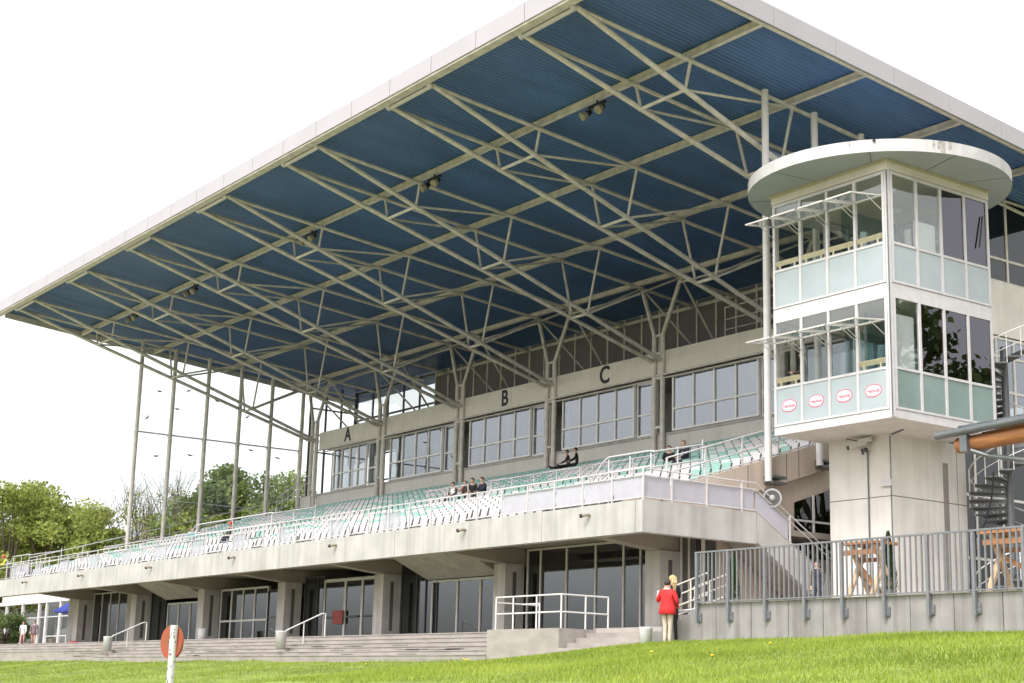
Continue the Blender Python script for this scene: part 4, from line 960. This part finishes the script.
walk1 = dict(kneR=(-.09,-.16,.50), ankR=(-.09,-.10,.10), toeR=(-.09,-.25,.06), kneL=(.09,.03,.51), ankL=(.09,.30,.15), toeL=(.09,.22,.04), elbR=(-.22,.10,1.16), wriR=(-.22,.14,.92), palR=(-.22,.13,.85), elbL=(.22,-.06,1.16), wriL=(.21,-.22,.96), palL=(.2,-.28,.92))
walk2 = {k: v for k, v in walk1.items()}
for a, b in (('kneR','kneL'),('ankR','ankL'),('toeR','toeL'),('elbR','elbL'),('wriR','wriL'),('palR','palL')):
    walk2[a] = (-walk1[b][0], *walk1[b][1:]); walk2[b] = (-walk1[a][0], *walk1[a][1:])
person('walking person in white top and pink trousers with a red backpack', (-66.5,3.6,ZF), 62, ('pink','whitecloth','whitecloth'), h=1.68, hair='hair_dark', ov=walk1, bag='red', long_hair=True)
person('walking person in a mauve dress beside the one with the red backpack', (-65.5,4.0,ZF), 62, ('skin','mauve','mauve'), h=1.72, hair='hair_dark', ov=walk2, coat='mauve')
person('person in a yellow vest and cap leaning on the far left railing', (-61.75,.75,ZD+.02), -25, ('brown','bluecloth','yellow'), h=1.72, cap='red',
       ov=dict(spi=(0,-.04,1.13), che=(0,-.16,1.28), nek=(0,-.26,1.38), hd0=(0,-.31,1.43), hd1=(0,-.37,1.48), hd2=(0,-.38,1.54), shoR=(-.175,-.22,1.33), shoL=(.175,-.22,1.33), elbR=(-.25,-.35,1.08), wriR=(-.14,-.52,1.02), palR=(-.08,-.56,1.02), elbL=(.25,-.35,1.08), wriL=(.14,-.52,1.02), palL=(.08,-.56,1.02)))
def ty(y): return row_z(0)+SL*(y-.78)
for (x, y, m, hr, hh, lab, fc) in (
  (-24.1,9.0,('navy','whitecloth','brown'),'hair_dark',1.74,'seated person in a pale shirt, leftmost of the four behind the short rail',10),
  (-23.15,9.0,('blackcloth','brown','skin'),'hair_grey',1.72,'seated person with hand at the face, second of the four behind the short rail',35),
  (-22.6,9.05,('blackcloth','blackcloth','blackcloth'),'hair_dark',1.80,'seated person in black, third of the four behind the short rail',25),
  (-21.7,9.0,('blackcloth','navy','navy'),'hair_dark',1.76,'seated person in dark jacket, rightmost of the four behind the short rail',0),
  (-10.1,9.95,('brown','blackcloth','blackcloth'),'hair_dark',1.72,'seated dark haired person leaning forward beside the one in a navy jacket',50),
  (-9.15,9.95,('navy','navy','navy'),'hair_grey',1.86,'seated fair haired person in navy jacket near the tower',5)):
    ov = dict(elbR=(-.24,-.16,.82), wriR=(-.05,-.24,1.0), palR=(-.02,-.22,1.08)) if 'hand at' in lab else None
    o = person(lab, (x, y, ty(y)+.02), fc, m, 'sit', hh*1.04, hr, ov, girth=1.15, group='people seated in the stand')
    if 'fair' in lab: MB().prism([(-.03,-.20,.75),(.03,-.20,.75),(.02,-.15,1.02),(-.02,-.15,1.02)],(0,.012,0)).build('shirt_front', M['bluecloth'], o)
ext = {'kne'+n: (s*.1,-.44,.46) for n, s in (('R',-1),('L',1))}; ext.update({'ank'+n: (s*.1,-.84,.40) for n, s in (('R',-1),('L',1))}); ext.update({'toe'+n: (s*.1,-.92,.50) for n, s in (('R',-1),('L',1))})
person('seated person in black with legs stretched out, left of the pair below the C box', (-24.9,16.3,ty(16.3)+.2), -28, ('blackcloth','brown','blackcloth'), 'sit', 1.8, 'hair_dark', ext, group='people seated in the stand')
person('seated person in black with legs stretched out, right of the pair below the C box', (-24.2,16.3,ty(16.3)+.22), -35, ('blackcloth','blackcloth','blackcloth'), 'sit', 1.84, 'hair_dark', ext, group='people seated in the stand')
person('seated person in a teal top below the glass screen posts', (-46.3,6.0,ty(6)+.12), 40, ('navy','teal','teal'), 'sit', 1.78, 'hair_dark', group='people seated in the stand')
person('seated person in a dark red cap below the glass screen posts', (-41.25,6.0,ty(6)+.05), 10, ('navy','blackcloth','blackcloth'), 'sit', 1.78, 'hair_dark', cap='red', group='people seated in the stand')
person('person in a brown jacket standing at the open tower window', (1.35,5.62,7.03), -40, ('blackcloth','brown','brown'), h=1.86, hair='hair_grey', ov=dict(elbR=(-.25,-.05,1.16), wriR=(-.2,-.28,1.12), palR=(-.18,-.36,1.13)))
person('person in a brown and dark outfit half hidden behind the fence near the stairs', (7.45,-.3,.03), 20, ('navy','navy','brown'), h=1.36, hair='hair_dark')

# ------------------------------------------------------------------ shop pavilion and hedge at the far left
t = thing('glass_pavilion', 'white framed glass pavilion beyond the far left end of the stand', 'building', (-84,12,0))
mb = MB()
for x in (-96,-92,-88,-86.3,-83.2,-79.6,-76.4): mb.box(x-.14,x+.14,11.9,12.1,ZF,3.7)
mb.box(-98,-76,11.88,12.12,3.71,4.0); mb.box(-98,-76.3,11.92,12.08,.3,.42); mb.box(-98,-76.3,11.94,12.06,2.55,2.62); mb.build('frame', M['white'], t)
MB().box(-98,-76,12.0,12.01,ZF,3.7).build('pane', M['g_pale'], t)
MB().box(-98,-75.8,12.14,20,4.0,4.5).build('roof', M['offwhite'], t)
mb = MB(); mb.box(-98,-76,19.8,20,ZF,4); mb.box(-75.99,-75.8,13,20,ZF,4); mb.build('back_wall', M['tan'], t)
mb = MB()
for i in range(14): x = -97+i*1.5; z = random.uniform(.4,1.2); mb.box(x,x+random.uniform(.5,1.2),14,14.6,ZF,z)
mb.build('counter', M['wood_pale'], t)
t = thing('sun_umbrella', 'closed dark blue umbrella standing in front of the glass pavilion', 'umbrella', (-72.4,9,0))
mb = MB(); mb.lathe([(0,3.25),(.2,3.2),(1.35,2.55),(1.38,2.42),(1.2,2.5),(0,3.0)],(-72.4,9,0),8,smooth=False); mb.build('canopy', M['umbrella'], t); MB().tube((-72.4,9,ZF),(-72.4,9,3.1),.03).build('pole', M['steel_white'], t)
t = thing('entrance_rail', 'white rail on the path in front of the glass pavilion', 'railing', (-71,7.6,0))
mb = MB(); mb.path([(-73.5,7.6,ZF),(-73.5,7.6,.75),(-69.5,7.6,.75),(-69.5,7.6,ZF)],.035); mb.build('rail', M['steel_white'], t)
t = thing('entrance_rail', 'short sloping white rail beside the dark hedge at the left edge', 'railing', (-67,2,0))
mb = MB(); mb.path([(-70.5,1.3,-.1),(-67.3,1.9,.75),(-67.3,1.9,ZF)],.035); mb.build('rail', M['steel_white'], t)
t = thing('end_wall', 'plain grey concrete wall closing the ground floor at the far left', 'wall', (-58.5,5,0))
MB().box(-61.2,-57.0,4.6,4.9,ZF,3.05).build('wall_panel', M['concrete'], t); MB().box(-57.6,-57.2,4.54,4.598,ZF,2.2).build('door_frame', M['offwhite'], t)

# ------------------------------------------------------------------ trees
def leaves(name, C, s, m, parent, flat=.0):
    n = len(C); a = rng.normal(size=(n,3)); a /= np.linalg.norm(a,axis=1)[:,None]; b = rng.normal(size=(n,3)); b -= (a*b).sum(1)[:,None]*a; b /= np.linalg.norm(b,axis=1)[:,None]
    sz = rng.uniform(.6,1.3,n)[:,None]*s; P = np.empty((n,4,3)); P[:,0] = C-a*sz*.5; P[:,1] = C+b*sz*.33; P[:,2] = C+a*sz*.6; P[:,3] = C-b*sz*.33
    P -= np.array(ORG[parent])
    me = bpy.data.meshes.new(name); me.vertices.add(4*n); me.vertices.foreach_set('co', P.ravel()); me.loops.add(4*n); me.loops.foreach_set('vertex_index', np.arange(4*n))
    me.polygons.add(n); me.polygons.foreach_set('loop_start', np.arange(n)*4); me.update(calc_edges=True); me.validate(); me.materials.append(m)
    return link(name, me, parent, ORG[parent])
LM = dict(spring=leafmat('spring_leaves', (.12,.16,.03), (.43,.48,.13), .45), mid=leafmat('mid_leaves', (.08,.125,.028), (.28,.34,.10)), dark=leafmat('dark_leaves', (.055,.09,.025), (.18,.24,.075)), young=leafmat('young_leaves', (.16,.18,.05), (.36,.38,.13)))
def tree(x, y, h, w, kind, label, n=7000, group='trees beyond the stand', z0=-.5, clumps=26, bare=False, leaf=.34):
    t = thing('tree', label, 'tree', (x,y,z0), group); mb = MB()
    tr = h*.028+.06; top = Vector((x+random.uniform(-.3,.3), y, z0+h*(.45 if not bare else .35))); mb.tube((x,y,z0),top,tr,tr*.6,10)
    cc = []
    for i in range(clumps):
        u = random.random(); a = random.uniform(0,2*math.pi); zz = .28+.66*u; rr = math.sqrt(max(0,1-((zz-.55)/.47)**2))*random.uniform(.35,1.0)
        c = Vector((x+math.cos(a)*rr*w/2, y+math.sin(a)*rr*w/2, z0+h*zz)); cc.append(c)
    for c in cc:
        st = Vector((x,y,z0)).lerp(top, random.uniform(.6,1)); mid = st.lerp(c,.5)+Vector((0,0,-.04*h)); mb.tube(st,mid,tr*.36,tr*.2,6); mb.tube(mid,c,tr*.2,tr*.06,5)
        if bare:
            for q in range(7):
                e = c+Vector((random.gauss(0,.1)*w, random.gauss(0,.1)*w, random.uniform(.02,.17)*h)); mb.tube(mid.lerp(c,random.random()), e, tr*.09, tr*.025, 4)
                for q2 in range(3): e2 = e+Vector((random.gauss(0,.05)*w, random.gauss(0,.05)*w, random.uniform(.0,.08)*h)); mb.tube(c.lerp(e,random.random()), e2, tr*.04, tr*.015, 3); cc.append(e2) if False else None
    mb.build('trunk', M['bark'], t)
    C = []
    per = n//len(cc)
    for c in cc:
        k = int(per*random.uniform(.5,1.5)); r = (.5*w+.3*h if not bare else .8*w)*random.uniform(.10,.19)
        p = rng.normal(size=(k,3)); p /= np.linalg.norm(p,axis=1)[:,None]; p *= (rng.random(k)**.45)[:,None]*r*np.array([1.15,1.15,.75]); C.append(p+np.array(c))
    leaves('crown', np.concatenate(C), leaf, LM[kind], t)
    return t
tree(-103,14,15.6,11,'spring','broad bright green tree at the left edge, tallest of the left group',15000,clumps=44)
tree(-107,9.5,16.5,12,'spring','bright green tree cut by the left edge of the photo',12000,clumps=40)
tree(-101,17.6,13.6,9,'spring','bright green tree second from the left edge',12000,clumps=38)
tree(-110,18,15.0,12,'mid','mid green tree behind the bright left group',12000,clumps=40)
tree(-99,20.6,12.0,8,'spring','rounded bright tree at the right end of the left group',11000,clumps=34)
tree(-118,23,17.0,13,'spring','pale green tree showing behind the left group',12000,clumps=40)
tree(-104,20.5,10.0,9,'mid','low leafy tree filling the gap in the left group',10000,clumps=36)
tree(-97,23.0,11.4,5.0,'dark','narrow dark evergreen beside the nearly bare tree',9000,clumps=26)
tree(-99,25.2,16.3,11,'young','nearly bare tree with thin young leaves left of the glass screen',3600,bare=True,clumps=26,leaf=.24)
tree(-95,25.4,14.0,8.5,'young','thin half leafed tree behind the first screen posts',4200,bare=True,clumps=22,leaf=.26)
tree(-93.5,27.4,15.8,7.5,'mid','tall green tree behind the third screen post',11000,clumps=34)
tree(-91.6,30.2,18.4,8.5,'dark','tallest dark green tree behind the glass screen',13000,clumps=38)
tree(-89.5,33.4,16.2,7.5,'mid','green tree behind the last screen post beside the boxes',11000,clumps=34)
tree(-90.5,31.8,17.4,10.5,'mid','broad mid green tree behind the fourth screen post',13000,clumps=40)
tree(-92.8,28.4,14.2,9.5,'spring','bright green tree in front of the tall trees behind the glass screen',12000,clumps=40)
tree(-95,28,9.5,9,'spring','low bright tree in the gap behind the glass screen',9000,clumps=30)
tree(-67.9,2.9,2.6,3.8,'dark','clipped dark hedge bush at the left edge beside the path',7000,None,ZF-.5,34,leaf=.13)
# trees across the way that the tower glass mirrors
tree(25,25,17.2,13,'dark','large tree standing right of the tower beyond the photo edge',10000,'trees right of the stand',0,leaf=.45,clumps=46)
tree(33,38,17.5,12,'dark','large tree farther right beyond the terrace',5000,'trees right of the stand',0,leaf=.5)
tree(24,38,15.5,11,'mid','large tree behind the right hand trees',5000,'trees right of the stand',0,leaf=.5)
# dandelions
for (x, y) in ((-6.1,-2.3),(-5.5,-2.5),(-5.8,-2.45),(-2.5,-6.5),(-1.2,-7.6),(4.0,-9.0),(11.5,-9.5),(13.4,-8.0),(-14,-6),(-9,-4.2),(1.5,-6.2),(16,-12)):
    z = float(lawn_z(x,y)); t = thing('dandelion','small yellow dandelion flowering in the green lawn','flower',(x,y,z),'dandelions in the lawn')
    mb = MB(); mb.tube((x,y,z),(x,y,z+.10),.006,n=5); mb.build('stem', m_grass, t)
    mb = MB(); mb.ball((x,y,z+.10),.034,2,sc=(1,1,.55)); mb.build('flower_head', M['yellow'], t)

# ------------------------------------------------------------------ camera
cd = bpy.data.cameras.new('Camera'); cam = bpy.data.objects.new('Camera', cd); COL.objects.link(cam)
yw, pt, rl, fpx = -0.9526382924815898, 0.22140036354455395, 0.027456959665152277, 1556.1633680919292
fw = Vector((math.sin(yw)*math.cos(pt), math.cos(yw)*math.cos(pt), math.sin(pt))); rt = Vector((math.cos(yw), -math.sin(yw), 0)); up = rt.cross(fw)
rt2 = rt*math.cos(rl)+up*math.sin(rl); up2 = -rt*math.sin(rl)+up*math.cos(rl)
mx = Matrix((rt2, up2, -fw)).transposed().to_4x4(); mx.translation = Vector((36.29060177704107, -30.86501774440901, -2.190281759227978)); cam.matrix_world = mx
cd.sensor_width = 36; cd.lens = fpx*36/1024; cd.clip_end = 3000; cd.clip_start = .1; S.camera = cam

# ------------------------------------------------------------------ daylight: bright thin overcast
SUN_EL, SUN_AZ = R(52), R(158)      # azimuth measured from +Y towards +X
w = bpy.data.worlds.new('World'); S.world = w; w.use_nodes = True; nt = w.node_tree; N = nt.nodes; L = nt.links
bg = N['Background']; sk = N.new('ShaderNodeTexSky'); sk.sky_type = 'NISHITA'; sk.sun_disc = False; sk.sun_elevation = SUN_EL; sk.sun_rotation = SUN_AZ
sk.dust_density = 4; sk.air_density = 1.0; sk.ozone_density = 1
hs = N.new('ShaderNodeHueSaturation'); hs.inputs['Saturation'].default_value = .10; L.new(sk.outputs[0], hs.inputs['Color'])
L.new(hs.outputs[0], bg.inputs[0]); bg.inputs[1].default_value = .15
sl = bpy.data.lights.new('Sun', 'SUN'); sl.energy = .55; sl.angle = R(14); sl.color = (1,.96,.9); so = bpy.data.objects.new('Sun', sl); COL.objects.link(so)
sd = Vector((math.sin(SUN_AZ)*math.cos(SUN_EL), math.cos(SUN_AZ)*math.cos(SUN_EL), math.sin(SUN_EL)))
so.rotation_euler = (-sd).to_track_quat('-Z','Y').to_euler()
S.view_settings.view_transform = 'Standard'; S.view_settings.look = 'None'; S.view_settings.exposure = 1.40; S.view_settings.gamma = 1; S.view_settings.use_curve_mapping = False
S.render.engine = 'CYCLES'; S.cycles.max_bounces = 8; S.cycles.transparent_max_bounces = 24; S.cycles.diffuse_bounces = 4; S.cycles.glossy_bounces = 4
